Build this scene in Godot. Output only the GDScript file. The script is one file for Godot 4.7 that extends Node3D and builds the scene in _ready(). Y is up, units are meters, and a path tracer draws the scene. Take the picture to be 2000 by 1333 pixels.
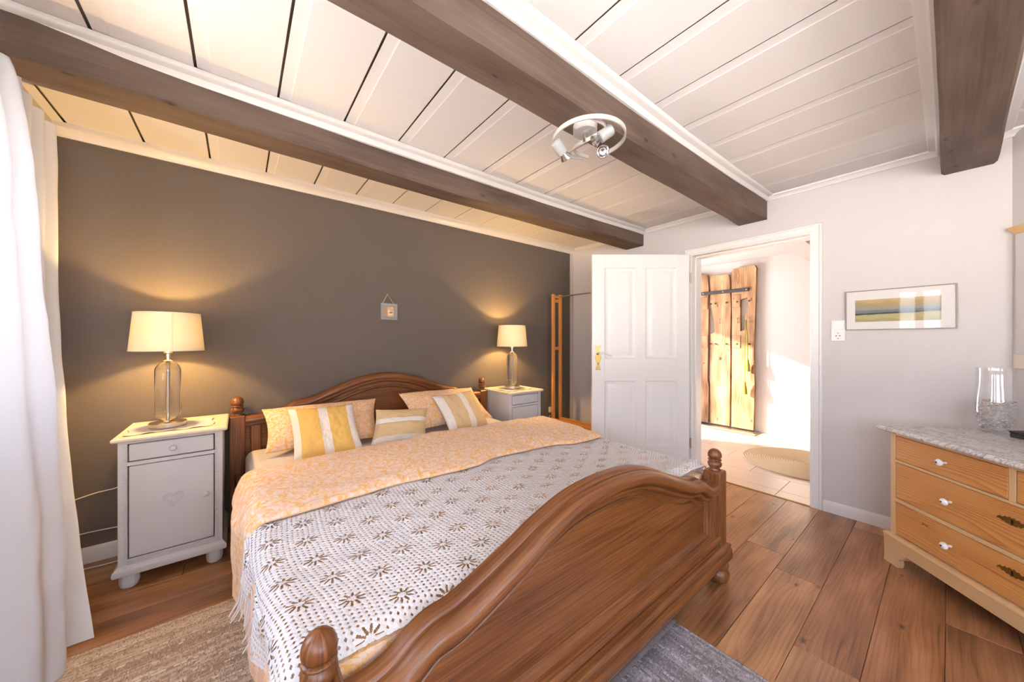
extends Node3D

# A bedroom with a dark feature wall, painted beams and an open door to a sunlit hall. Metres, y up; the lens stands over (0, 0).

const LEFT := -0.75        # window wall
const RIGHT := 3.25        # door wall
const BACK := -2.89        # dark wall
const FRONT := 1.9         # wall behind the lens
const CEIL := 2.33
const HALL_IN := 3.40
const HALL_OUT := 5.35

var mats := {}
var taken := {}
var rng := RandomNumberGenerator.new()
var grain := FastNoiseLite.new()
var blot := FastNoiseLite.new()
var lamp_proto: Node3D
var stand_proto: Node3D


# ---------------------------------------------------------------- mesh builder
class Shape:
	var pos := PackedVector3Array()
	var ti := PackedInt32Array()
	var tuv := PackedVector2Array()

	func vert(p: Vector3) -> int:
		pos.append(p)
		return pos.size() - 1

	# corners counter-clockwise as seen from outside
	func tri(a: int, b: int, c: int, ua: Vector2, ub: Vector2, uc: Vector2) -> void:
		ti.append(a); ti.append(c); ti.append(b)
		tuv.append(ua); tuv.append(uc); tuv.append(ub)

	func quad(a: int, b: int, c: int, d: int, ua: Vector2, ub: Vector2, uc: Vector2, ud: Vector2) -> void:
		tri(a, b, c, ua, ub, uc)
		tri(a, c, d, ua, uc, ud)

	static func flat_uv(p: Vector3, n: Vector3, g: int) -> Vector2:
		var m := n.abs()
		var k := 0 if m.x > m.y and m.x > m.z else (1 if m.y > m.z else 2)
		if k == g:
			return Vector2(p[(g + 1) % 3], p[(g + 2) % 3])
		return Vector2(p[g], p[3 - k - g])

	func face(points: Array, g: int, off: Vector2) -> void:
		var n: Vector3 = (points[1] - points[0]).cross(points[2] - points[0]).normalized()
		var ids := []
		for p in points:
			ids.append(vert(p))
		for k in range(1, points.size() - 1):
			tri(ids[0], ids[k], ids[k + 1], flat_uv(points[0], n, g) + off, flat_uv(points[k], n, g) + off, flat_uv(points[k + 1], n, g) + off)

	# box with chamfered edges; g is the axis the grain runs along
	func box(lo: Vector3, hi: Vector3, bevel := 0.0, g := 0, off := Vector2.ZERO, xf := Transform3D.IDENTITY) -> void:
		var c := (lo + hi) / 2.0
		var h := (hi - lo) / 2.0
		var b := minf(bevel, minf(h.x, minf(h.y, h.z)) * 0.9)
		for k in 3:
			var i := (k + 1) % 3
			var j := (k + 2) % 3
			for s in [-1.0, 1.0]:
				var f := []
				for q in [[-1, -1], [1, -1], [1, 1], [-1, 1]]:
					var v := Vector3.ZERO
					v[k] = s * h[k]
					v[i] = q[0] * (h[i] - b)
					v[j] = q[1] * (h[j] - b)
					f.append(v)
				if s < 0.0:
					f.reverse()
				put(f, c, g, off, xf)
		if b <= 0.0:
			return
		for k in 3:
			var i := (k + 1) % 3
			var j := (k + 2) % 3
			for si in [-1.0, 1.0]:
				for sj in [-1.0, 1.0]:
					var f := []
					for q in [[-1, 0], [1, 0], [1, 1], [-1, 1]]:
						var v := Vector3.ZERO
						v[k] = q[0] * (h[k] - b)
						v[i] = si * (h[i] - (b if q[1] == 1 else 0.0))
						v[j] = sj * (h[j] - (0.0 if q[1] == 1 else b))
						f.append(v)
					if si * sj > 0.0:
						f.reverse()
					put(f, c, g, off, xf)
		for sx in [-1.0, 1.0]:
			for sy in [-1.0, 1.0]:
				for sz in [-1.0, 1.0]:
					var f := [Vector3(sx * h.x, sy * (h.y - b), sz * (h.z - b)), Vector3(sx * (h.x - b), sy * h.y, sz * (h.z - b)), Vector3(sx * (h.x - b), sy * (h.y - b), sz * h.z)]
					if sx * sy * sz < 0.0:
						f.reverse()
					put(f, c, g, off, xf)

	func put(f: Array, c: Vector3, g: int, off: Vector2, xf: Transform3D) -> void:
		var n: Vector3 = (f[1] - f[0]).cross(f[2] - f[0])
		var ids := []
		var uvs := []
		for p in f:
			uvs.append(flat_uv(p + c, n, g) + off)
			ids.append(vert(xf * (p + c)))
		for k in range(1, f.size() - 1):
			tri(ids[0], ids[k], ids[k + 1], uvs[0], uvs[k], uvs[k + 1])

	# rings of points joined to a skin. Outside is on the right of the ring direction when going along the rings
	func skin(rings: Array, closed := true, caps := true, off := Vector2.ZERO, flip := false) -> void:
		var n: int = rings[0].size()
		var first := pos.size()
		for r in rings:
			for p in r:
				pos.append(p)
		var along := [0.0]
		for r in range(1, rings.size()):
			along.append(along[r - 1] + (rings[r][0] as Vector3).distance_to(rings[r - 1][0]))
		var around := [0.0]
		var widest := 0
		var best := -1.0
		for r in rings.size():
			var per := 0.0
			for k in n:
				per += (rings[r][k] as Vector3).distance_to(rings[r][(k + 1) % n])
			if per > best:
				best = per
				widest = r
		for k in range(1, n + 1):
			around.append(around[k - 1] + (rings[widest][k - 1] as Vector3).distance_to(rings[widest][k % n]))
		for r in rings.size() - 1:
			for k in (n if closed else n - 1):
				var k2 := (k + 1) % n
				var a := first + r * n + k
				var b := first + r * n + k2
				var c := first + (r + 1) * n + k2
				var d := first + (r + 1) * n + k
				var ua: Vector2 = Vector2(along[r], around[k]) + off
				var ub: Vector2 = Vector2(along[r], around[k + 1]) + off
				var uc: Vector2 = Vector2(along[r + 1], around[k + 1]) + off
				var ud: Vector2 = Vector2(along[r + 1], around[k]) + off
				if flip:
					quad(a, d, c, b, ua, ud, uc, ub)
				else:
					quad(a, b, c, d, ua, ub, uc, ud)
		if caps and closed:
			for e in 2:
				var ring: Array = rings[0] if e == 0 else rings[rings.size() - 1]
				var mid := Vector3.ZERO
				for p in ring:
					mid += p
				mid /= n
				var m := vert(mid)
				var base := pos.size()
				for p in ring:
					pos.append(p)
				for k in n:
					var a := base + k
					var b := base + (k + 1) % n
					var pa: Vector3 = pos[a] - mid
					var pb: Vector3 = pos[b] - mid
					var ua := Vector2(pa.x + pa.z, pa.y + pa.z) + off
					var ub := Vector2(pb.x + pb.z, pb.y + pb.z) + off
					if (e == 0) != flip:
						tri(m, b, a, off, ub, ua)
					else:
						tri(m, a, b, off, ua, ub)

	# profile of (radius, height) from bottom to top, turned about the y axis through at
	func lathe(profile: Array, at := Vector3.ZERO, segments := 24, caps := true) -> void:
		var rings := []
		for p in profile:
			var r := []
			for k in segments:
				var a := TAU * k / segments
				r.append(at + Vector3(p.x * cos(a), p.y, p.x * sin(a)))
			rings.append(r)
		skin(rings, true, caps, Vector2.ZERO, true)

	func tube(path: Array, radius: float, sides := 8, caps := true) -> void:
		var rings := []
		var up := Vector3.UP
		for k in path.size():
			var t: Vector3 = (path[mini(k + 1, path.size() - 1)] - path[maxi(k - 1, 0)]).normalized()
			var s := t.cross(up)
			if s.length() < 0.05:
				s = t.cross(Vector3.RIGHT)
			s = s.normalized()
			up = s.cross(t).normalized()
			var ring := []
			for j in sides:
				var a := TAU * j / sides
				ring.append(path[k] + (s * cos(a) + up * sin(a)) * radius)
			rings.append(ring)
		skin(rings, true, caps, Vector2.ZERO, true)

	# outline in the plane of u and v, pushed out along w (u x v = w for a counter-clockwise outline)
	func slab(outline: PackedVector2Array, at: Vector3, u: Vector3, v: Vector3, w: Vector3, g_along_v := false, off := Vector2.ZERO) -> void:
		var o := outline
		if Geometry2D.is_polygon_clockwise(o):
			o = o.duplicate()
			o.reverse()
		var t := Geometry2D.triangulate_polygon(o)
		var n := o.size()
		for e in 2:
			var base := pos.size()
			for p in o:
				pos.append(at + u * p.x + v * p.y + (w if e == 1 else Vector3.ZERO))
			for k in range(0, t.size(), 3):
				var q := [t[k], t[k + 1], t[k + 2]]
				var area := (o[q[1]] - o[q[0]]).cross(o[q[2]] - o[q[0]])
				if (area < 0.0) != (e == 0):
					q.reverse()
				var uv := []
				for j in q:
					uv.append((Vector2(o[j].y, o[j].x) if g_along_v else o[j]) + off)
				tri(base + q[0], base + q[1], base + q[2], uv[0], uv[1], uv[2])
		var run := 0.0
		for k in n:
			var p := o[k]
			var q := o[(k + 1) % n]
			var a := vert(at + u * p.x + v * p.y)
			var b := vert(at + u * q.x + v * q.y)
			var c := vert(at + u * q.x + v * q.y + w)
			var d := vert(at + u * p.x + v * p.y + w)
			var l := p.distance_to(q)
			quad(a, b, c, d, Vector2(run, 0) + off, Vector2(run + l, 0) + off, Vector2(run + l, w.length()) + off, Vector2(run, w.length()) + off)
			run += l

	func build(crease := 40.0) -> ArrayMesh:
		var tris := ti.size() / 3
		var fn := PackedVector3Array()
		fn.resize(tris)
		var at := {}
		var weld := PackedInt32Array()
		weld.resize(pos.size())
		for k in pos.size():
			var key := Vector3i((pos[k] * 20000.0).round())
			if not at.has(key):
				at[key] = PackedInt32Array()
			weld[k] = k
		var keys := {}
		var lists := []
		for k in pos.size():
			var key := Vector3i((pos[k] * 20000.0).round())
			if not keys.has(key):
				keys[key] = lists.size()
				lists.append(PackedInt32Array())
			weld[k] = keys[key]
		for t in tris:
			var a := pos[ti[3 * t]]
			var n := (pos[ti[3 * t + 2]] - a).cross(pos[ti[3 * t + 1]] - a)
			fn[t] = n
			for j in 3:
				lists[weld[ti[3 * t + j]]].append(t)
		var limit := cos(deg_to_rad(crease))
		var v := PackedVector3Array()
		var nn := PackedVector3Array()
		v.resize(tris * 3)
		nn.resize(tris * 3)
		for t in tris:
			var own := fn[t].normalized()
			for j in 3:
				var sum := Vector3.ZERO
				for o in lists[weld[ti[3 * t + j]]]:
					if fn[o].normalized().dot(own) >= limit:
						sum += fn[o]
				v[3 * t + j] = pos[ti[3 * t + j]]
				nn[3 * t + j] = sum.normalized() if sum.length() > 0.0 else own
		var arr := []
		arr.resize(Mesh.ARRAY_MAX)
		arr[Mesh.ARRAY_VERTEX] = v
		arr[Mesh.ARRAY_NORMAL] = nn
		arr[Mesh.ARRAY_TEX_UV] = tuv
		var mesh := ArrayMesh.new()
		mesh.add_surface_from_arrays(Mesh.PRIMITIVE_TRIANGLES, arr)
		return mesh


# ---------------------------------------------------------------- nodes
func numbered(called: String) -> String:
	var n: int = taken.get(called, 0)
	taken[called] = n + 1
	return called if n == 0 else "%s_%03d" % [called, n]


func part(called: String, shape: Shape, mat: Material, parent: Node3D, crease := 40.0) -> MeshInstance3D:
	var o := MeshInstance3D.new()
	o.name = called if parent != self else numbered(called)
	o.mesh = shape.build(crease)
	o.material_override = null
	o.mesh.surface_set_material(0, mat)
	parent.add_child(o, true)
	return o


func tag(o: Node, label: String, category: String, group := "", kind := "") -> Node:
	if label: o.set_meta("label", label)
	if category: o.set_meta("category", category)
	if group: o.set_meta("group", group)
	if kind: o.set_meta("kind", kind)
	return o


func thing(called: String, label: String, category: String, at := Vector3.ZERO, turn := 0.0, group := "", kind := "") -> Node3D:
	var o := Node3D.new()
	o.name = numbered(called)
	add_child(o)
	o.position = at
	o.rotation.y = turn
	tag(o, label, category, group, kind)
	return o


func structure(called: String, shape: Shape, mat: Material, label := "", crease := 40.0) -> MeshInstance3D:
	var o := part(called, shape, mat, self, crease)
	o.set_meta("kind", "structure")
	if label: o.set_meta("label", label)
	return o


func copy_of(o: Node3D, label: String, at: Vector3) -> Node3D:
	var c: Node3D = o.duplicate()
	c.name = numbered(String(o.name))
	add_child(c)
	c.position = at
	c.set_meta("label", label)
	return c


func jitter() -> Vector2:
	return Vector2(rng.randf() * 3.0, rng.randf() * 3.0)


func one_box(lo: Vector3, hi: Vector3, bevel := 0.0, g := 0) -> Shape:
	var s := Shape.new()
	s.box(lo, hi, bevel, g, jitter())
	return s


# ---------------------------------------------------------------- textures
func to_image(w: int, h: int, bytes: PackedByteArray) -> ImageTexture:
	var im := Image.create_from_data(w, h, false, Image.FORMAT_RGB8, bytes)
	im.generate_mipmaps()
	return ImageTexture.create_from_image(im)


func ramp(stops: Array, t: float) -> Color:
	# stops: [position, Color], rising
	for k in range(1, stops.size()):
		if t <= stops[k][0]:
			var a: float = stops[k - 1][0]
			return (stops[k - 1][1] as Color).lerp(stops[k][1], clampf((t - a) / (stops[k][0] - a), 0.0, 1.0))
	return stops[stops.size() - 1][1]


# flat-sawn wood: u along the grain. span is the size in metres that the picture stands for.
func wood_texture(w: int, h: int, span: Vector2, stops: Array, rings: float, seed_: int, knots: int, pores: float, blotch: float, ring_part := 0.2, stretch := 1.0) -> ImageTexture:
	var b := PackedByteArray()
	b.resize(w * h * 3)
	var r := RandomNumberGenerator.new()
	r.seed = seed_
	var ks := []
	for k in knots:
		ks.append([r.randf() * span.x, r.randf() * span.y, r.randf_range(0.006, 0.013)])
	grain.seed = seed_
	blot.seed = seed_ + 7
	var lut := []
	for k in 256:
		lut.append(ramp(stops, k / 255.0))
	var hearts := [span.y * r.randf_range(0.15, 0.4), span.y * r.randf_range(0.6, 0.9)]
	for j in h:
		var y := span.y * j / h
		var heart: float = hearts[0] if absf(y - hearts[0]) < absf(y - hearts[1]) else hearts[1]
		for i in w:
			var x := span.x * i / w
			# the last stretch fades into what lies before the start, so that the picture repeats
			var f := clampf((x - span.x * 0.8) / (span.x * 0.2), 0.0, 1.0)
			var t := 0.0
			for e in (2 if f > 0.0 else 1):
				var xx := x - span.x * e
				var d := (y - heart) * 10.0 + 0.35 * blot.get_noise_2d(xx * 40.0 / stretch, y * 200.0)
				var depth := 0.25 + 0.5 * blot.get_noise_2d(xx * 38.0 / stretch + 400.0, heart * 900.0)
				var dark := 0.0
				for k in ks:
					var dx: float = (xx - k[0])
					var dy: float = (y - k[1])
					var q: float = sqrt(dx * dx * 0.25 + dy * dy)
					if q < k[2] * 7.0:
						d += 0.35 * exp(-q / (k[2] * 1.6)) * signf(dy + 0.0001)
						if q < k[2] * 1.3:
							dark = maxf(dark, 1.0 - q / (k[2] * 1.3))
				var rad := sqrt(d * d + depth * depth) * rings
				var ring := rad - floorf(rad)
				ring = ring * ring * (1.0 - smoothstep(0.86, 1.0, ring))
				var fine := grain.get_noise_2d(xx * 60.0, y * 5200.0) * 0.7 + grain.get_noise_2d(xx * 25.0, y * 1500.0) * 0.6
				var one := 0.36 + ring_part * ring + pores * fine + blotch * blot.get_noise_2d(xx * 70.0 + 90.0, y * 320.0) + dark * 0.55
				t = one if e == 0 else lerpf(t, one, f)
			var c: Color = lut[int(clampf(t, 0.0, 1.0) * 255.0)]
			var o := (j * w + i) * 3
			b[o] = int(c.r * 255.0)
			b[o + 1] = int(c.g * 255.0)
			b[o + 2] = int(c.b * 255.0)
	return to_image(w, h, b)


func srgb(r: int, g: int, b: int) -> Color:
	return Color8(r, g, b)


func plain(called: String, c: Color, rough := 0.6, spec := 0.5) -> StandardMaterial3D:
	var m := StandardMaterial3D.new()
	m.resource_name = called
	m.albedo_color = c
	m.roughness = rough
	m.metallic_specular = spec
	mats[called] = m
	return m


func metal(called: String, c: Color, rough := 0.3) -> StandardMaterial3D:
	var m := plain(called, c, rough)
	m.metallic = 1.0
	return m


func textured(called: String, tex: Texture2D, scale: Vector2, rough := 0.6, tint := Color.WHITE, bump := 0.0) -> StandardMaterial3D:
	var m := plain(called, tint, rough)
	m.albedo_texture = tex
	m.uv1_scale = Vector3(scale.x, scale.y, 1)
	m.texture_filter = BaseMaterial3D.TEXTURE_FILTER_LINEAR_WITH_MIPMAPS_ANISOTROPIC
	if bump > 0.0:
		m.heightmap_enabled = true
		m.heightmap_texture = tex
		m.heightmap_scale = bump
	return m


func noise_relief(m: StandardMaterial3D, freq: float, cm: float, tile: float, seed_ := 3) -> void:
	var n := FastNoiseLite.new()
	n.seed = seed_
	n.frequency = freq
	n.fractal_octaves = 4
	var im := n.get_seamless_image(512, 512)
	m.heightmap_enabled = true
	m.heightmap_texture = ImageTexture.create_from_image(im)
	m.heightmap_scale = cm
	m.uv1_triplanar = true
	m.uv1_world_triplanar = true
	m.uv1_scale = Vector3.ONE / tile


# ---------------------------------------------------------------- scene
func _ready() -> void:
	rng.seed = 20
	grain.noise_type = FastNoiseLite.TYPE_SIMPLEX_SMOOTH
	grain.frequency = 0.05
	grain.fractal_octaves = 2
	blot.noise_type = FastNoiseLite.TYPE_SIMPLEX_SMOOTH
	blot.frequency = 0.02
	blot.fractal_octaves = 3

	var cam := Camera3D.new()
	cam.name = "camera"
	cam.fov = 89.33
	cam.near = 0.05
	cam.far = 200.0
	add_child(cam)
	cam.position = Vector3(0, 1.2, 0)
	cam.rotation = Vector3(0, deg_to_rad(-38.34), 0)
	cam.current = true

	var env := Environment.new()
	env.tonemap_mode = Environment.TONE_MAPPER_LINEAR
	env.tonemap_exposure = 0.65
	env.sdfgi_enabled = true
	env.ssao_enabled = true
	env.ssil_enabled = true
	env.background_mode = Environment.BG_SKY
	var sky_mat := ProceduralSkyMaterial.new()
	sky_mat.sky_top_color = Color(0.74, 0.83, 0.97)
	sky_mat.sky_horizon_color = Color(0.94, 0.95, 0.97)
	sky_mat.ground_horizon_color = Color(0.88, 0.87, 0.86)
	sky_mat.ground_bottom_color = Color(0.82, 0.80, 0.79)
	sky_mat.sky_energy_multiplier = 4.0
	sky_mat.ground_energy_multiplier = 6.2
	var sky := Sky.new()
	sky.sky_material = sky_mat
	env.sky = sky
	var we := WorldEnvironment.new()
	we.name = "world"
	we.environment = env
	add_child(we)

	# low sun that comes through the glazed door at the end of the hall
	var sun := DirectionalLight3D.new()
	sun.name = "sun"
	sun.light_color = Color(1.0, 0.93, 0.82)
	sun.light_energy = 15.0
	sun.light_angular_distance = 2.0
	sun.shadow_enabled = true
	sun.sky_mode = DirectionalLight3D.SKY_MODE_LIGHT_ONLY
	add_child(sun)
	sun.look_at_from_position(Vector3.ZERO, Vector3(0.49, -0.41, 0.91))

	make_materials()
	build_floor()
	build_walls()
	build_ceiling()
	build_beams()
	build_windows()
	build_door()
	build_hall()
	build_bed()
	build_bedding()
	build_crochet()
	build_cushions()
	build_nightstands()
	build_curtains()
	build_chest()
	build_rack()
	build_rugs()
	build_ceiling_lamp()
	build_wall_things()
	build_cables()


func make_materials() -> void:
	var wall := plain("white_wall", srgb(214, 207, 203), 0.9, 0.2)
	noise_relief(wall, 0.03, 0.05, 0.5, 4)
	var dark := plain("dark_wall", srgb(104, 96, 90), 0.75, 0.35)
	noise_relief(dark, 0.03, 0.06, 0.5, 5)
	plain("white_paint", srgb(236, 233, 229), 0.35, 0.5)
	var board := plain("ceiling_paint", srgb(240, 237, 234), 0.5, 0.4)
	noise_relief(board, 0.02, 0.02, 0.7, 6)
	plain("door_paint", srgb(238, 236, 231), 0.32, 0.5)
	metal("steel", srgb(190, 188, 184), 0.32)
	metal("chrome", srgb(225, 225, 225), 0.12)
	metal("brass", srgb(156, 126, 72), 0.32)
	metal("old_brass", srgb(150, 120, 70), 0.42)
	metal("nickel", srgb(200, 196, 190), 0.28)
	plain("black", srgb(22, 20, 20), 0.4)
	plain("black_iron", srgb(48, 46, 46), 0.55)
	plain("plastic", srgb(240, 239, 236), 0.35)
	plain("porcelain", srgb(244, 242, 238), 0.12)
	plain("cable", srgb(235, 232, 226), 0.4)
	plain("lamp_white", srgb(198, 195, 190), 0.4)
	plain("lamp_grey", srgb(164, 166, 164), 0.45)

	# floor: three tones of the same oak laminate
	var oak := [[0.0, srgb(186, 144, 106)], [0.30, srgb(164, 120, 84)], [0.55, srgb(138, 97, 65)], [0.78, srgb(102, 69, 46)], [1.0, srgb(50, 35, 26)]]
	var oak_tex := []
	for k in 2:
		oak_tex.append(wood_texture(768, 512, Vector2(2.0, 0.6), oak, 6.0, 31 + k * 13, 8, 0.16, 0.42, 0.22, 1.2))
	for k in 4:
		var tint: Color = [Color(1, 1, 1), Color(0.93, 0.90, 0.88), Color(1.06, 1.03, 0.99), Color(0.98, 0.93, 0.90)][k]
		var m := textured("oak_%d" % k, oak_tex[k % 2], Vector2(0.5, 1.0 / 0.6), 0.29, tint, 0.012)
		m.metallic_specular = 0.5
	# bed: brown-stained oak
	var bed_stops := [[0.0, srgb(168, 116, 68)], [0.35, srgb(140, 88, 47)], [0.6, srgb(114, 67, 33)], [0.8, srgb(84, 47, 23)], [1.0, srgb(46, 26, 14)]]
	var bed_tex := wood_texture(768, 384, Vector2(1.2, 0.4), bed_stops, 9.0, 77, 0, 0.38, 0.20, 0.22, 1.6)
	textured("bed_wood", bed_tex, Vector2(1.0 / 1.2, 2.5), 0.34, Color(0.86, 0.84, 0.83), 0.02)
	# chest: waxed pine
	var pine_stops := [[0.0, srgb(222, 172, 112)], [0.4, srgb(212, 156, 94)], [0.7, srgb(196, 134, 74)], [0.9, srgb(164, 100, 52)], [1.0, srgb(104, 64, 36)]]
	var pine_tex := wood_texture(768, 384, Vector2(1.0, 0.5), pine_stops, 11.0, 51, 4, 0.12, 0.18, 0.55, 1.6)
	textured("pine", pine_tex, Vector2(1.0, 2.0), 0.4, Color(1.0, 0.97, 0.92), 0.008)
	var bare_stops := [[0.0, srgb(226, 190, 142)], [0.5, srgb(216, 176, 126)], [0.8, srgb(198, 154, 104)], [1.0, srgb(150, 108, 68)]]
	textured("bare_pine", wood_texture(384, 256, Vector2(1.0, 0.4), bare_stops, 6.0, 12, 0, 0.08, 0.1), Vector2(1.0, 2.5), 0.5)
	var beech_stops := [[0.0, srgb(224, 156, 82)], [0.6, srgb(206, 134, 64)], [1.0, srgb(170, 100, 44)]]
	textured("beech", wood_texture(256, 128, Vector2(1.0, 0.3), beech_stops, 5.0, 5, 0, 0.12, 0.1), Vector2(1.0, 3.3), 0.4)
	# beams: taupe paint on old timber
	var beam_stops := [[0.0, srgb(112, 95, 83)], [0.4, srgb(96, 79, 68)], [0.7, srgb(78, 62, 53)], [1.0, srgb(36, 28, 24)]]
	textured("beam_paint", wood_texture(768, 256, Vector2(3.0, 0.5), beam_stops, 4.0, 93, 9, 0.16, 0.40, 0.12, 2.0), Vector2(1.0 / 3.0, 2.0), 0.62, Color.WHITE, 0.05)
	# old hall timber
	var old_stops := [[0.0, srgb(206, 176, 138)], [0.35, srgb(180, 142, 104)], [0.6, srgb(142, 102, 70)], [0.8, srgb(94, 62, 42)], [1.0, srgb(44, 28, 20)]]
	textured("old_timber", wood_texture(512, 384, Vector2(1.6, 0.5), old_stops, 7.0, 64, 9, 0.15, 0.38, 0.26, 1.4), Vector2(1.0 / 1.6, 2.0), 0.7, Color.WHITE, 0.06)
	# grey chalk paint of the bedside cabinets
	var chalk := plain("chalk_paint", srgb(208, 206, 206), 0.55, 0.4)
	noise_relief(chalk, 0.04, 0.03, 0.3, 11)
	plain("cabinet_top", srgb(222, 208, 192), 0.5)
	fabric_materials()


func fabric_materials() -> void:
	# orange print of the duvet and pillows
	var w := 512
	var b := PackedByteArray()
	b.resize(w * w * 3)
	var n1 := FastNoiseLite.new()
	n1.seed = 8
	n1.frequency = 0.022
	n1.fractal_octaves = 3
	n1.domain_warp_enabled = true
	n1.domain_warp_amplitude = 34.0
	n1.domain_warp_frequency = 0.02
	var n2 := n1.duplicate()
	n2.seed = 21
	n2.frequency = 0.034
	var n3 := n1.duplicate()
	n3.seed = 34
	n3.frequency = 0.011
	var i1: Image = n1.get_seamless_image(w, w)
	var i2: Image = n2.get_seamless_image(w, w)
	var i3: Image = n3.get_seamless_image(w, w)
	var d1 := i1.get_data()
	var d2 := i2.get_data()
	var d3 := i3.get_data()
	var cream := srgb(240, 212, 190)
	var peach := srgb(240, 194, 148)
	var amber := srgb(234, 174, 92)
	var rose := srgb(236, 186, 154)
	for k in w * w:
		var a := d1[k] / 255.0
		var e := d2[k] / 255.0
		var g := d3[k] / 255.0
		var c := cream.lerp(peach, smoothstep(0.42, 0.50, a))
		c = c.lerp(amber, 0.85 * smoothstep(0.56, 0.62, e * 0.6 + g * 0.4))
		c = c.lerp(rose, 0.7 * smoothstep(0.58, 0.64, a * 0.5 + (1.0 - g) * 0.5))
		c = c.lerp(cream, 0.75 * (1.0 - smoothstep(0.012, 0.035, absf(e - 0.47))))
		b[3 * k] = int(c.r * 255.0)
		b[3 * k + 1] = int(c.g * 255.0)
		b[3 * k + 2] = int(c.b * 255.0)
	var print_tex := to_image(w, w, b)
	var m := textured("orange_print", print_tex, Vector2(2.6, 2.6), 0.85)
	m.rim_enabled = true
	m.rim = 0.3
	var sheet := plain("sheet", srgb(226, 219, 218), 0.9)
	sheet.rim_enabled = true
	sheet.rim = 0.2
	var wool := plain("crochet", srgb(228, 222, 218), 0.95, 0.2)
	wool.rim_enabled = true
	wool.rim = 0.3
	var curtain := plain("curtain_cloth", srgb(232, 234, 238), 0.9, 0.2)
	curtain.backlight_enabled = true
	curtain.backlight = Color(0.34, 0.345, 0.36)
	var linen := plain("linen", srgb(238, 228, 216), 0.95)
	noise_relief(linen, 0.2, 0.03, 0.12, 17)
	var mustard := plain("mustard", srgb(226, 182, 98), 0.75)
	noise_relief(mustard, 0.2, 0.03, 0.12, 18)
	var sand := plain("sand_cloth", srgb(214, 184, 138), 0.85)
	noise_relief(sand, 0.2, 0.03, 0.12, 19)
	plain("doily", srgb(206, 202, 212), 0.9)
	var shade := plain("lamp_shade", srgb(246, 232, 196), 0.9, 0.2)
	shade.backlight_enabled = true
	shade.backlight = Color(0.44, 0.43, 0.35)
	var bulb := plain("bulb", srgb(255, 235, 200), 0.4)
	bulb.emission_enabled = true
	bulb.emission = Color(1.0, 0.78, 0.45)
	bulb.emission_energy_multiplier = 3.0
	var glass := plain("lamp_glass", Color(1, 1, 1, 0.0), 0.02)
	glass.refraction_enabled = true
	glass.refraction_scale = 0.05
	var thin := plain("thin_glass", Color(0.97, 0.98, 0.98, 0.02), 0.02)
	thin.transparency = BaseMaterial3D.TRANSPARENCY_ALPHA

	var cover := plain("picture_glass", Color(1, 1, 1, 0.02), 0.03, 0.28)
	cover.transparency = BaseMaterial3D.TRANSPARENCY_ALPHA
	var clear := plain("clear_glass", Color(0.80, 0.82, 0.82, 0.34), 0.03)
	clear.transparency = BaseMaterial3D.TRANSPARENCY_ALPHA

	# rag rugs: u along the rags
	for v in 2:
		var rb := PackedByteArray()
		var rw := 512
		rb.resize(rw * rw * 3)
		var r := RandomNumberGenerator.new()
		r.seed = 400 + v
		var tones: Array = [[srgb(172, 152, 138), srgb(154, 134, 122), srgb(190, 174, 162), srgb(214, 206, 199), srgb(114, 97, 88)], [srgb(146, 138, 140), srgb(128, 120, 122), srgb(166, 158, 160), srgb(196, 190, 192), srgb(104, 94, 94)]][v]
		for j in rw:
			var row := j / 4
			r.seed = 977 * row + v
			var base: Color = tones[r.randi() % 3]
			var next: Color = tones[[0, 1, 2, 3][r.randi() % 4]]
			var off := r.randf() * 900.0
			for i in rw:
				var nz := blot.get_noise_2d(i * 2.2 + off, row * 60.0)
				var c := base.lerp(next, smoothstep(0.05, 0.3, nz))
				var fleck := grain.get_noise_2d(i * 7.0 + off, row * 37.0)
				if fleck > 0.42:
					c = c.lerp(tones[3], 0.7)
				elif fleck < -0.47:
					c = c.lerp(tones[4], 0.8)
				var o := (j * rw + i) * 3
				rb[o] = int(c.r * 255.0)
				rb[o + 1] = int(c.g * 255.0)
				rb[o + 2] = int(c.b * 255.0)
		textured("rug_%d" % v, to_image(rw, rw, rb), Vector2(1.0, 1.0), 0.95, Color.WHITE, 0.12)
	# jute
	var jute := plain("jute", srgb(212, 184, 144), 0.95)
	noise_relief(jute, 0.12, 0.3, 0.25, 23)
	# marble, u along the front
	var mw := 512
	var mb := PackedByteArray()
	mb.resize(mw * mw * 3)
	var white := srgb(226, 220, 214)
	var grey := srgb(150, 142, 138)
	var deep := srgb(112, 106, 104)
	for j in mw:
		for i in mw:
			var q := blot.get_noise_2d(i * 0.5 + j * 0.25, j * 0.9)
			var vein := absf(blot.get_noise_2d(i * 0.35 + q * 70.0 + 300.0, j * 1.2 + i * 0.5 + q * 90.0))
			var thinv := absf(blot.get_noise_2d(i * 0.9 + q * 120.0, j * 2.6 + i * 0.9 + 800.0))
			var c := white.lerp(grey, 0.8 * (1.0 - smoothstep(0.0, 0.16, vein)))
			c = c.lerp(deep, 0.6 * (1.0 - smoothstep(0.0, 0.06, thinv)))
			var o := (j * mw + i) * 3
			mb[o] = int(c.r * 255.0)
			mb[o + 1] = int(c.g * 255.0)
			mb[o + 2] = int(c.b * 255.0)
	textured("marble", to_image(mw, mw, mb), Vector2(1.4, 1.4), 0.16)
	# clay tiles of the hall
	var tile := plain("tile", srgb(206, 180, 158), 0.3)
	noise_relief(tile, 0.02, 0.03, 0.6, 29)
	plain("grout", srgb(150, 128, 110), 0.9)
	plain("gold_cord", srgb(150, 140, 52), 0.8)
	plain("subfloor", srgb(40, 30, 24), 0.9)
	plain("groove_shade", srgb(186, 175, 166), 0.8)  # ceiling backing toned darker so the gaps between boards look shaded


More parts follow.
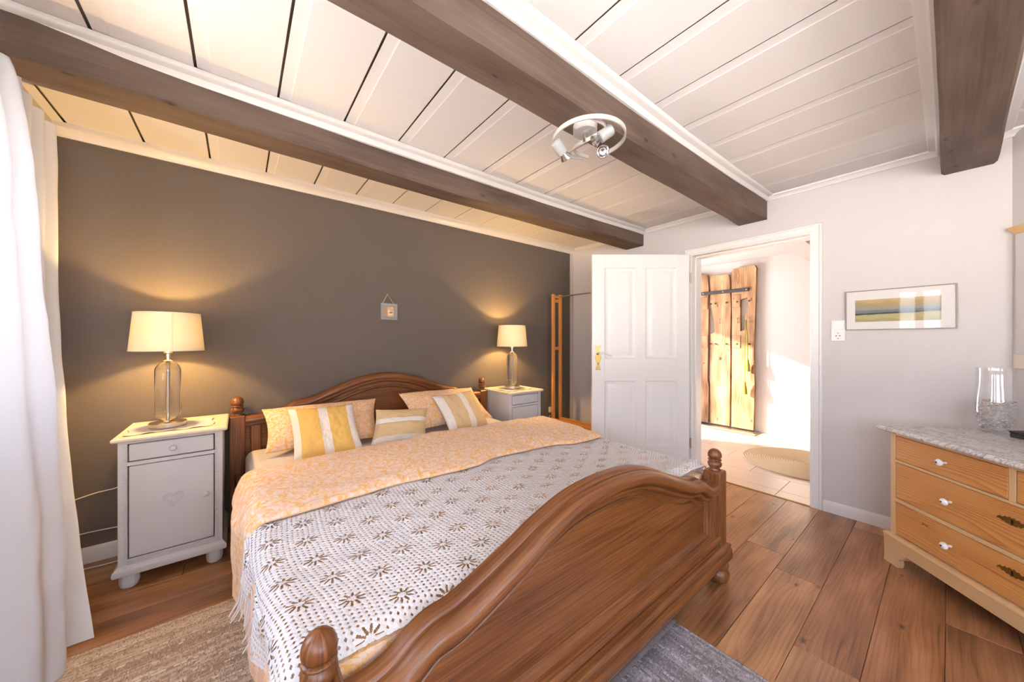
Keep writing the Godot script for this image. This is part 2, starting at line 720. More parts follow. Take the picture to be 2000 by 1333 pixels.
func build_floor() -> void:
	var base := structure("floor", one_box(Vector3(LEFT - 0.3, -0.2, BACK - 0.3), Vector3(RIGHT + 0.0, -0.012, FRONT + 0.3)), mats.subfloor, "oak laminate floor of the bedroom")
	var pitch := 0.1865
	var long := 1.38
	var joints := {-4: 2.395, -3: 2.23, -2: 1.72, -1: 1.47, 0: 2.355}
	for row in range(-16, 11):
		var z0 := -0.008 + row * pitch
		var z1 := z0 + pitch
		if z1 < BACK or z0 > FRONT:
			continue
		z0 = maxf(z0, BACK)
		z1 = minf(z1, FRONT)
		var start: float = joints.get(row, rng.randf_range(0.0, long))
		while start > LEFT:
			start -= long
		var x := start
		while x < RIGHT:
			var a := maxf(x, LEFT)
			var b := minf(x + long, RIGHT)
			if b - a > 0.02:
				var s := Shape.new()
				s.box(Vector3(a + 0.0006, -0.012, z0 + 0.0006), Vector3(b - 0.0006, 0.0, z1 - 0.0006), 0.0016, 0, jitter())
				part("plank", s, mats["oak_%d" % (rng.randi() % 4)], base)
			x += long


func build_walls() -> void:
	var h := CEIL + 0.12
	# dark wall
	structure("wall_back", one_box(Vector3(LEFT - 0.3, -0.2, BACK - 0.3), Vector3(RIGHT + 0.15, h, BACK)), mats.dark_wall, "dark taupe feature wall behind the bed")
	structure("trim_1", one_box(Vector3(3.193, 0.08, BACK), Vector3(RIGHT, CEIL, BACK + 0.004)), mats.white_wall, "white strip where the dark wall meets the door wall")
	# door wall with its opening
	var s := Shape.new()
	s.box(Vector3(RIGHT, -0.2, BACK), Vector3(HALL_IN, h, -1.49))
	s.box(Vector3(RIGHT, -0.2, -0.58), Vector3(HALL_IN, h, FRONT + 0.3))
	s.box(Vector3(RIGHT, 2.015, -1.49), Vector3(HALL_IN, h, -0.58))
	structure("wall_right", s, mats.white_wall, "white plastered wall with the open door")
	# window wall
	s = Shape.new()
	var x0 := LEFT - 0.3
	s.box(Vector3(x0, -0.2, BACK), Vector3(LEFT, 0.85, FRONT))
	s.box(Vector3(x0, 1.95, BACK), Vector3(LEFT, h, FRONT))
	for g in [[BACK, -2.25], [-1.1, -0.48], [-0.02, 0.3], [1.6, FRONT]]:
		s.box(Vector3(x0, 0.85, g[0]), Vector3(LEFT, 1.95, g[1]))
	structure("wall_left", s, mats.white_wall, "white window wall")
	s = Shape.new()
	s.box(Vector3(LEFT - 0.3, -0.2, FRONT), Vector3(RIGHT, 0.85, FRONT + 0.3))
	s.box(Vector3(LEFT - 0.3, 1.95, FRONT), Vector3(RIGHT, h, FRONT + 0.3))
	s.box(Vector3(LEFT - 0.3, 0.85, FRONT), Vector3(-0.4, 1.95, FRONT + 0.3))
	s.box(Vector3(1.0, 0.85, FRONT), Vector3(RIGHT, 1.95, FRONT + 0.3))
	structure("wall_front", s, mats.white_wall, "white wall opposite the bed")
	# slanting wall behind the chest of drawers
	s = Shape.new()
	var a := Vector3(RIGHT, 0, 0.212)
	var dir := Vector3(-0.743, 0, 0.669)
	var b := a + dir * 2.55
	s.slab(PackedVector2Array([Vector2(a.x, -a.z), Vector2(RIGHT, -FRONT), Vector2(b.x, -FRONT - 0.0)]), Vector3(0, 0, 0), Vector3.RIGHT, Vector3.FORWARD, Vector3.UP * h)
	structure("wall_corner", s, mats.white_wall, "white slanting wall behind the chest of drawers")
	# baseboards
	structure("baseboard_back", skirting(Vector3(LEFT, 0, BACK), Vector3(RIGHT, 0, BACK), Vector3(0, 0, 1), 0.085), mats.white_paint, "white baseboard under the dark wall")
	structure("baseboard_right", skirting(Vector3(RIGHT, 0, 0.20), Vector3(RIGHT, 0, -0.552), Vector3(-1, 0, 0), 0.078), mats.white_paint, "white baseboard between door frame and chest")
	structure("baseboard_corner", skirting(Vector3(RIGHT, 0, -1.514), Vector3(RIGHT, 0, BACK + 0.016), Vector3(-1, 0, 0), 0.078), mats.white_paint, "white baseboard behind the open door")


# moulding swept from a to b; out points into the room. pts are (distance from wall, height)
func moulding(a: Vector3, b: Vector3, out: Vector3, pts: Array) -> Shape:
	var s := Shape.new()
	var rings := []
	for e in [a, b]:
		var r := []
		for p in pts:
			r.append(e + out * p.x + Vector3.UP * p.y)
		rings.append(r)
	# outside lies to the right of the walk
	var walk := (b - a).normalized()
	var turn := 0.0
	for k in pts.size():
		var p: Vector2 = pts[k]
		var q: Vector2 = pts[(k + 1) % pts.size()]
		turn += p.cross(q)
	var normal_out := out.cross(Vector3.UP) * signf(turn)
	s.skin(rings, true, true, jitter(), normal_out.dot(walk) < 0.0)
	return s


func skirting(a: Vector3, b: Vector3, out: Vector3, h: float) -> Shape:
	return moulding(a, b, out, [Vector2(0, 0), Vector2(0.015, 0), Vector2(0.015, h - 0.026), Vector2(0.012, h - 0.022), Vector2(0.0125, h - 0.012), Vector2(0.009, h - 0.004), Vector2(0.005, h), Vector2(0, h)])


func build_ceiling() -> void:
	var top := structure("ceiling", one_box(Vector3(LEFT - 0.3, CEIL + 0.03, BACK - 0.3), Vector3(RIGHT + 0.1, CEIL + 0.15, FRONT + 0.3)), mats.groove_shade, "white boarded ceiling between the beams")
	var bays := [[BACK, -2.12], [-1.97, -1.05], [-0.93, -0.0], [0.14, FRONT]]
	var pitch := 0.283
	for bay in bays:
		var x := -0.14 - 3.0 * pitch
		while x < RIGHT:
			var x1 := x + pitch
			var s := Shape.new()
			# gap, sunk bead, step, broad face
			var prof := [Vector2(x + 0.030, CEIL + 0.03), Vector2(x + 0.020, CEIL + 0.009), Vector2(x + 0.0045, CEIL + 0.0042), Vector2(x + 0.0055, CEIL + 0.0035), Vector2(x + 0.044, CEIL + 0.0028), Vector2(x + 0.050, CEIL), Vector2(x1 - 0.0055, CEIL), Vector2(x1 - 0.0045, CEIL + 0.001), Vector2(x1 - 0.020, CEIL + 0.008), Vector2(x1 - 0.030, CEIL + 0.03)]
			var rings := []
			for z in [bay[0], bay[1]]:
				var r := []
				for p in prof:
					r.append(Vector3(clampf(p.x, LEFT, RIGHT), p.y, z))
				rings.append(r)
			if x1 > LEFT + 0.03 and x < RIGHT - 0.03:
				s.skin(rings, true, false, jitter(), false)
				part("ceiling_board", s, mats.ceiling_paint, top, 25.0)
			x = x1
	# cornices
	var cove := [Vector2(0, 0), Vector2(0.010, 0.0), Vector2(0.012, 0.010), Vector2(0.018, 0.018), Vector2(0.030, 0.028), Vector2(0.040, 0.034), Vector2(0.052, 0.036), Vector2(0.054, 0.06), Vector2(0, 0.06)]
	structure("trim_2", moulding(Vector3(LEFT, 2.272, BACK), Vector3(RIGHT, 2.272, BACK), Vector3(0, 0, 1), cove), mats.white_paint, "white cornice above the dark wall", 50.0)
	structure("trim_3", moulding(Vector3(RIGHT, 2.294, FRONT), Vector3(RIGHT, 2.294, BACK), Vector3(-1, 0, 0), [Vector2(0, 0), Vector2(0.008, 0), Vector2(0.012, 0.010), Vector2(0.026, 0.022), Vector2(0.036, 0.026), Vector2(0.038, 0.038), Vector2(0, 0.038)]), mats.white_paint, "white cornice above the door wall", 50.0)
	# painted laths beside the beams
	var lath := [Vector2(0, 0), Vector2(0.016, 0), Vector2(0.020, 0.006), Vector2(0.024, 0.026), Vector2(0.048, 0.030), Vector2(0.054, 0.038), Vector2(0.054, 0.05), Vector2(0, 0.05)]
	var n := 4
	for t in [[-1.975, -1.937, 1.0, 2.278, 2.288], [-2.146, -2.146, -1.0, 2.28, 2.29], [-0.918, -0.884, 1.0, 2.278, 2.293], [-1.079, -1.079, -1.0, 2.28, 2.29], [-0.027, -0.027, -1.0, 2.285, 2.293], [0.165, 0.165, 1.0, 2.285, 2.293]]:
		var s := Shape.new()
		var rings := []
		for e in [[LEFT, t[0], t[3]], [1.9, t[0], t[3]], [2.6, lerpf(t[0], t[1], 0.4), lerpf(t[3], t[4], 0.4)], [RIGHT, t[1], t[4]]]:
			var r := []
			for p in lath:
				r.append(Vector3(e[0], minf(e[2] + p.y, CEIL + 0.002), e[1] + t[2] * p.x - t[2] * 0.004))
			rings.append(r)
		s.skin(rings, true, true, Vector2.ZERO, t[2] > 0.0)
		structure("trim_%d" % n, s, mats.white_paint, "white painted lath along a ceiling beam", 50.0)
		n += 1


func build_beams() -> void:
	var names := ["taupe painted ceiling beam over the bed pillows", "taupe painted ceiling beam that carries the ring spotlight", "wide taupe painted ceiling beam above the chest of drawers"]
	# each: stations of x, z back, z front, bottom, top
	var beams := [
		[[-0.75, -2.146, -1.955, 2.168, 2.34], [0.2, -2.146, -1.968, 2.164, 2.34], [0.95, -2.146, -1.988, 2.162, 2.34], [2.0, -2.146, -1.965, 2.168, 2.34], [3.25, -2.146, -1.937, 2.176, 2.34]],
		[[-0.75, -1.079, -0.910, 2.147, 2.34], [0.6, -1.079, -0.914, 2.146, 2.34], [1.3, -1.079, -0.918, 2.146, 2.34], [2.1, -1.079, -0.906, 2.149, 2.34], [3.25, -1.079, -0.884, 2.154, 2.34]],
		[[-0.75, -0.022, 0.150, 2.175, 2.34], [1.0, -0.025, 0.153, 2.174, 2.34], [2.2, -0.026, 0.158, 2.174, 2.34], [3.25, -0.027, 0.167, 2.175, 2.34]]]
	for k in 3:
		var s := Shape.new()
		var st: Array = beams[k]
		var rings := []
		var steps := 40
		for i in steps + 1:
			var x := lerpf(LEFT, RIGHT, float(i) / steps)
			var j := 0
			while j < st.size() - 2 and x > st[j + 1][0]:
				j += 1
			var f := clampf((x - st[j][0]) / (st[j + 1][0] - st[j][0]), 0.0, 1.0)
			f = f * f * (3.0 - 2.0 * f)
			var zb: float = lerpf(st[j][1], st[j + 1][1], f) + 0.0025 * blot.get_noise_2d(x * 60.0, k * 50.0)
			var zf: float = lerpf(st[j][2], st[j + 1][2], f) + 0.0035 * blot.get_noise_2d(x * 80.0, k * 50.0 + 300.0)
			var yb: float = lerpf(st[j][3], st[j + 1][3], f) + 0.0030 * blot.get_noise_2d(x * 60.0, k * 50.0 + 600.0)
			var yt: float = st[j][4]
			var c := 0.010 + 0.004 * blot.get_noise_2d(x * 90.0, k * 90.0)
			if k == 1 and x > 3.0:
				c *= maxf(0.15, (3.25 - x) / 0.25)
			rings.append([Vector3(x, yt, zf), Vector3(x, yb + c, zf), Vector3(x, yb, zf - c), Vector3(x, yb, zb + c), Vector3(x, yb + c, zb), Vector3(x, yt, zb)])
		s.skin(rings, true, true, jitter(), false)
		tag(part("ceiling_beam", s, mats.beam_paint, self, 35.0), names[k], "beam", "ceiling beams")


func build_windows() -> void:
	# built along local x, room on the +z side; centre of the sill line at the inner wall face
	var n := 1
	for g in [[Vector3(LEFT, 0.85, -1.675), 1.15, PI / 2.0, 2, "white casement window half behind the curtain"], [Vector3(LEFT, 0.85, -0.25), 0.46, PI / 2.0, 2, "narrow white window in the left wall"], [Vector3(LEFT, 0.85, 0.95), 1.3, PI / 2.0, 2, "broad white casement window added out of view in the left wall for daylight"], [Vector3(0.3, 0.85, FRONT), 1.4, PI, 2, "white casement window added out of view opposite the bed for daylight"]]:  # the last two windows are unseen, added to brighten the room
		var w := Node3D.new()
		w.name = "window_%d" % n
		add_child(w)
		w.position = g[0]
		w.rotation.y = g[2]
		tag(w, g[4], "", "", "structure")
		var half: float = g[1] / 2.0
		var s := Shape.new()
		s.box(Vector3(-half, 0.0, -0.20), Vector3(half, 0.06, -0.14), 0.004)
		s.box(Vector3(-half, 1.04, -0.20), Vector3(half, 1.10, -0.14), 0.004)
		s.box(Vector3(-half, 0.06, -0.20), Vector3(-half + 0.05, 1.04, -0.14), 0.004)
		s.box(Vector3(half - 0.05, 0.06, -0.20), Vector3(half, 1.04, -0.14), 0.004)
		if g[3] == 2:
			s.box(Vector3(-0.04, 0.06, -0.20), Vector3(0.04, 1.04, -0.14), 0.004)
		part("window_frame", s, mats.white_paint, w)
		for p in ([[-half + 0.05, -0.04], [0.04, half - 0.05]] if g[3] == 2 else [[-half + 0.05, half - 0.05]]):
			part("pane", one_box(Vector3(p[0], 0.06, -0.172), Vector3(p[1], 1.04, -0.168)), mats.thin_glass, w)
		part("window_sill", one_box(Vector3(-half - 0.03, -0.02, -0.14), Vector3(half + 0.03, 0.004, 0.05), 0.004), mats.white_paint, w)
		n += 1


func build_door() -> void:
	var door := Node3D.new()
	door.name = "door_1"
	add_child(door)
	tag(door, "white panelled door standing open to the sunny hall", "", "", "structure")
	# frame on the room side
	var s := Shape.new()
	var arch := [Vector2(0, 0), Vector2(0.016, 0), Vector2(0.016, 0.010), Vector2(0.012, 0.016), Vector2(0.012, 0.046), Vector2(0.018, 0.052), Vector2(0.018, 0.060), Vector2(0.010, 0.066), Vector2(0, 0.066)]
	var zl := -1.451
	var zr := -0.62
	var head := 1.976
	var rings := []
	for c in [[zl, 0.0, 0.0], [zl, head, 1.0], [zr, head, 1.0], [zr, 0.0, 0.0]]:
		var r := []
		for p in arch:
			var side := -1.0 if c[0] == zl else 1.0
			r.append(Vector3(RIGHT - p.x, c[1] + p.y * c[2], c[0] + side * p.y))
		rings.append(r)
	s.skin(rings, true, true, Vector2.ZERO, true)
	part("door_frame", s, mats.door_paint, door, 30.0)
	s = Shape.new()
	s.box(Vector3(RIGHT, 0, zl - 0.04), Vector3(HALL_IN, head + 0.04, zl))
	s.box(Vector3(RIGHT, 0, zr), Vector3(HALL_IN, head + 0.04, zr + 0.04))
	s.box(Vector3(RIGHT, head, zl), Vector3(HALL_IN, head + 0.04, zr))
	# stop bead
	s.box(Vector3(RIGHT + 0.045, 0, zl), Vector3(HALL_IN, head, zl + 0.013), 0.002)
	s.box(Vector3(RIGHT + 0.045, 0, zr - 0.013), Vector3(HALL_IN, head, zr), 0.002)
	s.box(Vector3(RIGHT + 0.045, head - 0.013, zl), Vector3(HALL_IN, head, zr), 0.002)
	part("door_lining", s, mats.door_paint, door)
	part("strike_plate", one_box(Vector3(RIGHT + 0.014, 1.02, zr - 0.002), Vector3(RIGHT + 0.036, 1.17, zr + 0.001)), mats.steel, door)
	# leaf, hung at its left edge: local x runs from the hinge to the lock, local z faces the room
	var leaf := Node3D.new()
	leaf.name = "door_leaf"
	door.add_child(leaf)
	leaf.position = Vector3(3.225, 0.008, -1.478)
	var w := 0.885
	var h := 1.979
	leaf.basis = Basis(Vector3(-0.784, 0, -0.6205), Vector3.UP, Vector3(-0.784, 0, -0.6205).cross(Vector3.UP))
	var t := 0.02
	s = Shape.new()
	var cols := [[0.115, 0.40], [0.485, 0.77]]
	var rows := [[0.24, 0.83], [1.03, 1.86]]
	# stiles and rails round four sunk fields
	s.box(Vector3(0, 0, -t), Vector3(cols[0][0], h, t), 0.002, 1)
	s.box(Vector3(cols[1][1], 0, -t), Vector3(w, h, t), 0.002, 1)
	s.box(Vector3(cols[0][1], 0, -t), Vector3(cols[1][0], h, t), 0.0, 1)
	for c in cols:
		s.box(Vector3(c[0], 0, -t), Vector3(c[1], rows[0][0], t))
		s.box(Vector3(c[0], rows[0][1], -t), Vector3(c[1], rows[1][0], t))
		s.box(Vector3(c[0], rows[1][1], -t), Vector3(c[1], h, t))
	part("leaf_frame", s, mats.door_paint, leaf)
	for c in cols:
		for r in rows:
			var q := Shape.new()
			for side in [-1.0, 1.0]:
				# ovolo slope, flat, then raised field
				var steps := [[0.0, t], [0.010, t - 0.007], [0.024, t - 0.010], [0.034, t - 0.010], [0.062, t - 0.003], [0.066, t - 0.003]]
				var rs := []
				for st in steps:
					rs.append([Vector3(c[0] + st[0], r[0] + st[0], side * st[1]), Vector3(c[1] - st[0], r[0] + st[0], side * st[1]), Vector3(c[1] - st[0], r[1] - st[0], side * st[1]), Vector3(c[0] + st[0], r[1] - st[0], side * st[1])])
				q.skin(rs, true, false, Vector2.ZERO, side < 0.0)
				var last: Array = rs[rs.size() - 1].duplicate()
				if side < 0.0:
					last.reverse()
				q.face(last, 1, Vector2.ZERO)
			part("door_panel", q, mats.door_paint, leaf, 20.0)
	# latch
	part("latch", one_box(Vector3(w - 0.001, 1.05, -0.008), Vector3(w + 0.003, 1.12, 0.008)), mats.steel, leaf)
	for side in [-1.0, 1.0]:
		var plate := Shape.new()
		var outl := PackedVector2Array()
		for k in 33:
			var y := -0.11 + 0.22 * k / 32.0
			outl.append(Vector2(0.012 + 0.009 * absf(cos(y * 22.0)) + 0.003 * cos(y * 60.0), y))
		for k in 33:
			var y := 0.11 - 0.22 * k / 32.0
			outl.append(Vector2(-0.012 - 0.009 * absf(cos(y * 22.0)) - 0.003 * cos(y * 60.0), y))
		plate.slab(outl, Vector3(w - 0.055, 1.04, side * t), Vector3(side, 0, 0), Vector3.UP, Vector3(0, 0, side * 0.005))
		var p := part("handle_plate", plate, mats.brass, leaf)
		var rose := Shape.new()
		rose.tube([Vector3(w - 0.055, 1.075, side * t), Vector3(w - 0.055, 1.075, side * (t + 0.022))], 0.013, 12)
		rose.tube([Vector3(w - 0.055, 1.075, side * (t + 0.022)), Vector3(w - 0.055, 1.075, side * (t + 0.05))], 0.009, 10)
		part("handle_neck", rose, mats.brass, p)
		var lever := Shape.new()
		var path := []
		for k in 11:
			var f := k / 10.0
			path.append(Vector3(w - 0.05 - 0.115 * f, 1.075 + 0.012 * sin(f * PI * 1.6) - 0.004 * f, side * (t + 0.048)))
		lever.tube(path, 0.0065, 8)
		part("lever", lever, mats.porcelain, p).set_meta("label", "white lever")
		var hole := one_box(Vector3(w - 0.058, 0.975, side * (t + 0.005) - 0.0006), Vector3(w - 0.052, 0.998, side * (t + 0.005) + 0.0006))
		part("keyhole", hole, mats.black, p)
	for y in [0.22, 1.72]:
		var hg := Shape.new()
		hg.tube([Vector3(-0.010, y, -0.022), Vector3(-0.010, y + 0.09, -0.022)], 0.008, 10)
		part("hinge", hg, mats.nickel, leaf)


func build_hall() -> void:
	var h := CEIL + 0.12
	# tiled floor
	var base := structure("floor_hall", one_box(Vector3(RIGHT, -0.2, -3.45), Vector3(HALL_OUT + 0.3, -0.010, FRONT + 0.3)), mats.grout, "pale clay tile floor of the hall")
	var xs := [RIGHT + 0.008, HALL_IN, 3.70, 4.0, 4.3, 4.6, 4.9, 5.2, HALL_OUT]
	for i in xs.size() - 1:
		var z := -0.84 - 0.6 * 5.0 + (0.3 if i > 1 and i % 2 == 0 else 0.0)
		while z < FRONT:
			var a := maxf(z, -3.15)
			var b := minf(z + 0.6, FRONT)
			if i == 0:
				a = maxf(a, -1.451)
				b = minf(b, -0.62)
			if b - a > 0.03:
				var s := Shape.new()
				s.box(Vector3(xs[i] + 0.0015, -0.010, a + 0.0015), Vector3(xs[i + 1] - 0.0015, 0.0, b - 0.0015), 0.001, 2)
				part("tile", s, mats.tile, base)
			z += 0.6
	structure("trim_10", one_box(Vector3(RIGHT - 0.012, -0.004, -1.451), Vector3(RIGHT + 0.010, 0.004, -0.62), 0.002), mats.old_brass, "dark threshold strip in the doorway")
	structure("wall_hall", one_box(Vector3(HALL_OUT, -0.2, -3.45), Vector3(HALL_OUT + 0.2, h, FRONT + 0.3)), mats.white_wall, "white hall wall behind the old timber boards")
	var s := Shape.new()
	s.box(Vector3(HALL_IN - 0.15, -0.2, -3.45), Vector3(3.58, h, -3.15))
	s.box(Vector3(4.70, -0.2, -3.45), Vector3(HALL_OUT, h, -3.15))
	s.box(Vector3(3.58, 1.98, -3.45), Vector3(4.70, h, -3.15))
	structure("wall_entrance", s, mats.white_wall, "white hall wall with the glazed entrance door")
	structure("wall_hall_end", one_box(Vector3(RIGHT, -0.2, FRONT + 0.3), Vector3(HALL_OUT + 0.2, h, FRONT + 0.5)), mats.white_wall, "white wall at the far end of the hall")
	structure("ceiling_hall", one_box(Vector3(HALL_IN, 2.29, -3.45), Vector3(HALL_OUT + 0.2, h, FRONT + 0.3)), mats.white_wall, "white hall ceiling")
	s = Shape.new()
	s.box(Vector3(HALL_IN, 2.15, -1.04), Vector3(HALL_OUT, 2.30, -0.84), 0.008)
	tag(part("hall_beam", s, mats.white_wall, self), "white painted beam under the hall ceiling", "beam")
	# glazed entrance door
	var d := Node3D.new()
	d.name = "door_2"
	add_child(d)
	tag(d, "glazed entrance door at the end of the hall", "", "", "structure")
	s = Shape.new()
	for x in [3.58, 4.64]:
		s.box(Vector3(x, 0, -3.36), Vector3(x + 0.06, 1.98, -3.30), 0.003)
	s.box(Vector3(3.64, 1.90, -3.36), Vector3(4.64, 1.98, -3.30), 0.003)
	s.box(Vector3(3.64, 0.0, -3.36), Vector3(4.64, 0.12, -3.30), 0.003)
	part("door_frame", s, mats.white_paint, d)
	part("pane", one_box(Vector3(3.64, 0.12, -3.332), Vector3(4.64, 1.90, -3.328)), mats.thin_glass, d)

	# three old timber boards on a metal tray
	var face := Vector3(5.305, 0.03, 0)
	var art := thing("timber_board_panel", "tall weathered timber boards with iron strap leaning on hall wall", "wall panel", face)
	# outlines in (z, y)
	var boards := [
		[[-2.42, 0.0], [-2.145, 0.0], [-2.13, 0.5], [-2.15, 0.62], [-2.14, 1.2], [-2.135, 1.62], [-2.15, 1.66], [-2.132, 1.9], [-2.15, 2.1], [-2.16, 2.125], [-2.42, 2.16]],
		[[-2.112, 0.0], [-1.868, 0.0], [-1.856, 0.9], [-1.862, 1.2], [-1.85, 1.6], [-1.866, 2.02], [-1.88, 2.09], [-2.09, 2.10], [-2.115, 2.06], [-2.11, 1.73], [-2.085, 1.56], [-2.05, 1.36], [-2.06, 1.29], [-2.11, 1.27], [-2.118, 0.8]],
		[[-1.842, 0.0], [-1.585, 0.0], [-1.572, 0.6], [-1.585, 1.0], [-1.57, 1.4], [-1.56, 1.75], [-1.552, 2.12], [-1.57, 2.165], [-1.82, 2.15], [-1.838, 2.1], [-1.832, 1.2]]]
	for k in 3:
		var o := PackedVector2Array()
		for p in boards[k]:
			o.append(Vector2(p[0], p[1]))
		var q := Shape.new()
		if k == 2:
			# a slot is cut through the last board
			var lo := PackedVector2Array()
			var slot := [Vector2(-1.735, 1.30), Vector2(-1.735, 1.72), Vector2(-1.655, 1.75), Vector2(-1.64, 1.62), Vector2(-1.685, 1.5), Vector2(-1.66, 1.33)]
			for p in [Vector2(-1.842, 0), Vector2(-1.585, 0), Vector2(-1.572, 0.6), Vector2(-1.585, 1.0), Vector2(-1.57, 1.4), Vector2(-1.56, 1.75), Vector2(-1.552, 2.12), Vector2(-1.57, 2.165), Vector2(-1.70, 2.157), Vector2(-1.70, 1.735), slot[2], slot[3], slot[4], slot[5], slot[0], slot[1], Vector2(-1.702, 1.735), Vector2(-1.702, 2.157), Vector2(-1.82, 2.15), Vector2(-1.838, 2.1), Vector2(-1.832, 1.2)]:
				lo.append(p)
			o = lo
		q.slab(o, Vector3(0.03 if k == 1 else 0.035, 0, 0), Vector3(0, 0, 1), Vector3.UP, Vector3(-0.05 if k == 1 else -0.06, 0, 0), true, jitter())
		part("timber_board", q, mats.old_timber, art)
		# a smaller block let into each board
		var z0: float = [-2.30, -2.10, -1.83][k]
		if k != 1:
			for y in [1.62, 1.07]:
				part("cross_block", one_box(Vector3(-0.034, y, z0), Vector3(-0.02, y + 0.18, z0 + (0.16 if k == 0 else 0.10)), 0.006, 1), mats.old_timber, art)
		for y in [1.70, 1.13]:
			for dz in [0.06, 0.2]:
				var pg := Shape.new()
				pg.tube([Vector3(-0.026, y, z0 + dz), Vector3(-0.037, y, z0 + dz)], 0.011, 10)
				part("peg_hole", pg, mats.black, art)
	var strap := Shape.new()
	strap.box(Vector3(-0.045, 1.83, -2.42), Vector3(-0.027, 1.875, -1.63), 0.003)
	part("iron_strap", strap, mats.black_iron, art)
	for z in [-1.94, -1.66, -2.2]:
		var nail := Shape.new()
		nail.tube([Vector3(-0.044, 1.852, z), Vector3(-0.049, 1.852, z)], 0.009, 8)
		part("nail_head", nail, mats.steel, art)
	for z in [-1.98, -1.76, -1.62]:
		var hk := Shape.new()
		var path := []
		for k in 9:
			var a := PI * k / 8.0
			path.append(Vector3(-0.03 - 0.03 * sin(a), 1.42 + 0.03 * cos(a) + 0.03, z))
		hk.tube(path, 0.005, 6)
		part("hook", hk, mats.steel, art)
	var tr := thing("metal_tray", "flat grey metal tray under the timber boards", "tray", Vector3(5.21, 0, -1.98))
	s = Shape.new()
	s.box(Vector3(-0.11, 0.002, -0.46), Vector3(0.13, 0.012, 0.46), 0.003)
	s.box(Vector3(-0.125, 0.004, -0.47), Vector3(-0.11, 0.03, 0.47), 0.003)
	part("tray_plate", s, mats.steel, tr)
	# tassels
	var ts := thing("tassel_cord", "olive gold cord with tassels hanging on the timber boards", "tassel", Vector3(5.235, 0.62, -1.655))
	for k in 2:
		var c := Shape.new()
		var x := -0.012 * k
		var z := -0.03 * k + 0.02
		var bottom := 0.32 - 0.30 * k
		c.tube([Vector3(x, 0.86, 0), Vector3(x, 0.6, z), Vector3(x, bottom, z)], 0.006, 6)
		part("cord", c, mats.gold_cord, ts)
		c = Shape.new()
		c.lathe([Vector2(0.030, -0.14), Vector2(0.026, -0.06), Vector2(0.014, -0.015), Vector2(0.018, 0.0), Vector2(0.010, 0.02), Vector2(0.004, 0.03)], Vector3(x, bottom, z), 12)
		part("tassel", c, mats.gold_cord, ts)
	# round jute mat in spiral rows
	var mat := Shape.new()
	var prof := []
	for k in 26:
		var r := 0.50 * (1.0 - k / 25.0)
		prof.append(Vector2(maxf(r, 0.002), 0.012))
		if k < 25:
			prof.append(Vector2(r - 0.007, 0.0165))
			prof.append(Vector2(r - 0.014, 0.0165))
	prof.push_front(Vector2(0.50, 0.001))
	mat.lathe(prof, Vector3.ZERO, 64, false)
	var jm := part("jute_mat", mat, mats.jute, self)
	jm.position = Vector3(4.31, 0, -0.87)
	tag(jm, "round woven jute mat on the hall tiles", "mat")


# ---------------------------------------------------------------- bed
func from_table(table: Array, u: float) -> float:
	var a := absf(u)
	for k in range(1, table.size()):
		if a <= table[k][0]:
			var p0: Array = table[maxi(k - 2, 0)]
			var p1: Array = table[k - 1]
			var p2: Array = table[k]
			var p3: Array = table[mini(k + 1, table.size() - 1)]
			var h: float = p2[0] - p1[0]
			var f: float = (a - p1[0]) / h
			var m1: float = (p2[1] - p0[1]) / maxf(p2[0] - p0[0], 0.0001) * h if k > 1 else 0.0
			var m2: float = (p3[1] - p1[1]) / maxf(p3[0] - p1[0], 0.0001) * h
			var f2 := f * f
			var f3 := f2 * f
			return (2 * f3 - 3 * f2 + 1) * p1[1] + (f3 - 2 * f2 + f) * m1 + (3 * f2 - 2 * f3) * p2[1] + (f3 - f2) * m2
	return table[table.size() - 1][1]


# a section of (depth below the curve, z) swept along y = f(x)
func crest(table: Array, mid: float, half: float, sec: Array, down := 0.0) -> Shape:
	var s := Shape.new()
	var rings := []
	var n := 96
	for i in n + 1:
		var u := lerpf(-half, half, float(i) / n)
		var y := from_table(table, u)
		var slope := (from_table(table, u + 0.004) - from_table(table, u - 0.004)) / 0.008
		slope = clampf(slope, -1.1, 1.1)
		var nor := Vector2(-slope, 1.0).normalized()
		if i == 0 or i == n:
			nor = Vector2(0, 1)
		var r := []
		for p in sec:
			r.append(Vector3(mid + u, y, 0) - Vector3(nor.x, nor.y, 0) * (p.x + down) + Vector3(0, 0, p.y))
		rings.append(r)
	s.skin(rings, true, true, jitter(), true)
	return s


func under_curve(table: Array, mid: float, half: float, bottom: float, drop: float) -> PackedVector2Array:
	var o := PackedVector2Array([Vector2(mid - half, bottom), Vector2(mid + half, bottom)])
	for i in 49:
		var u := lerpf(half, -half, i / 48.0)
		o.append(Vector2(mid + u, from_table(table, u) - drop))
	return o


func finial(h: float, r: float) -> Array:
	# profile from 0 to h
	return [Vector2(r * 0.80, 0.0), Vector2(r * 0.84, h * 0.04), Vector2(r * 0.74, h * 0.09), Vector2(r * 0.72, h * 0.13), Vector2(r * 0.95, h * 0.20), Vector2(r * 1.05, h * 0.28), Vector2(r * 1.04, h * 0.36), Vector2(r * 0.84, h * 0.43), Vector2(r * 0.80, h * 0.455), Vector2(r * 0.97, h * 0.475), Vector2(r * 1.02, h * 0.50), Vector2(r * 0.97, h * 0.53), Vector2(r * 0.80, h * 0.55), Vector2(r * 0.80, h * 0.57), Vector2(r * 1.0, h * 0.62), Vector2(r * 1.03, h * 0.70), Vector2(r * 0.98, h * 0.79), Vector2(r * 0.84, h * 0.88), Vector2(r * 0.60, h * 0.95), Vector2(r * 0.30, h * 0.99), Vector2(r * 0.02, h)]


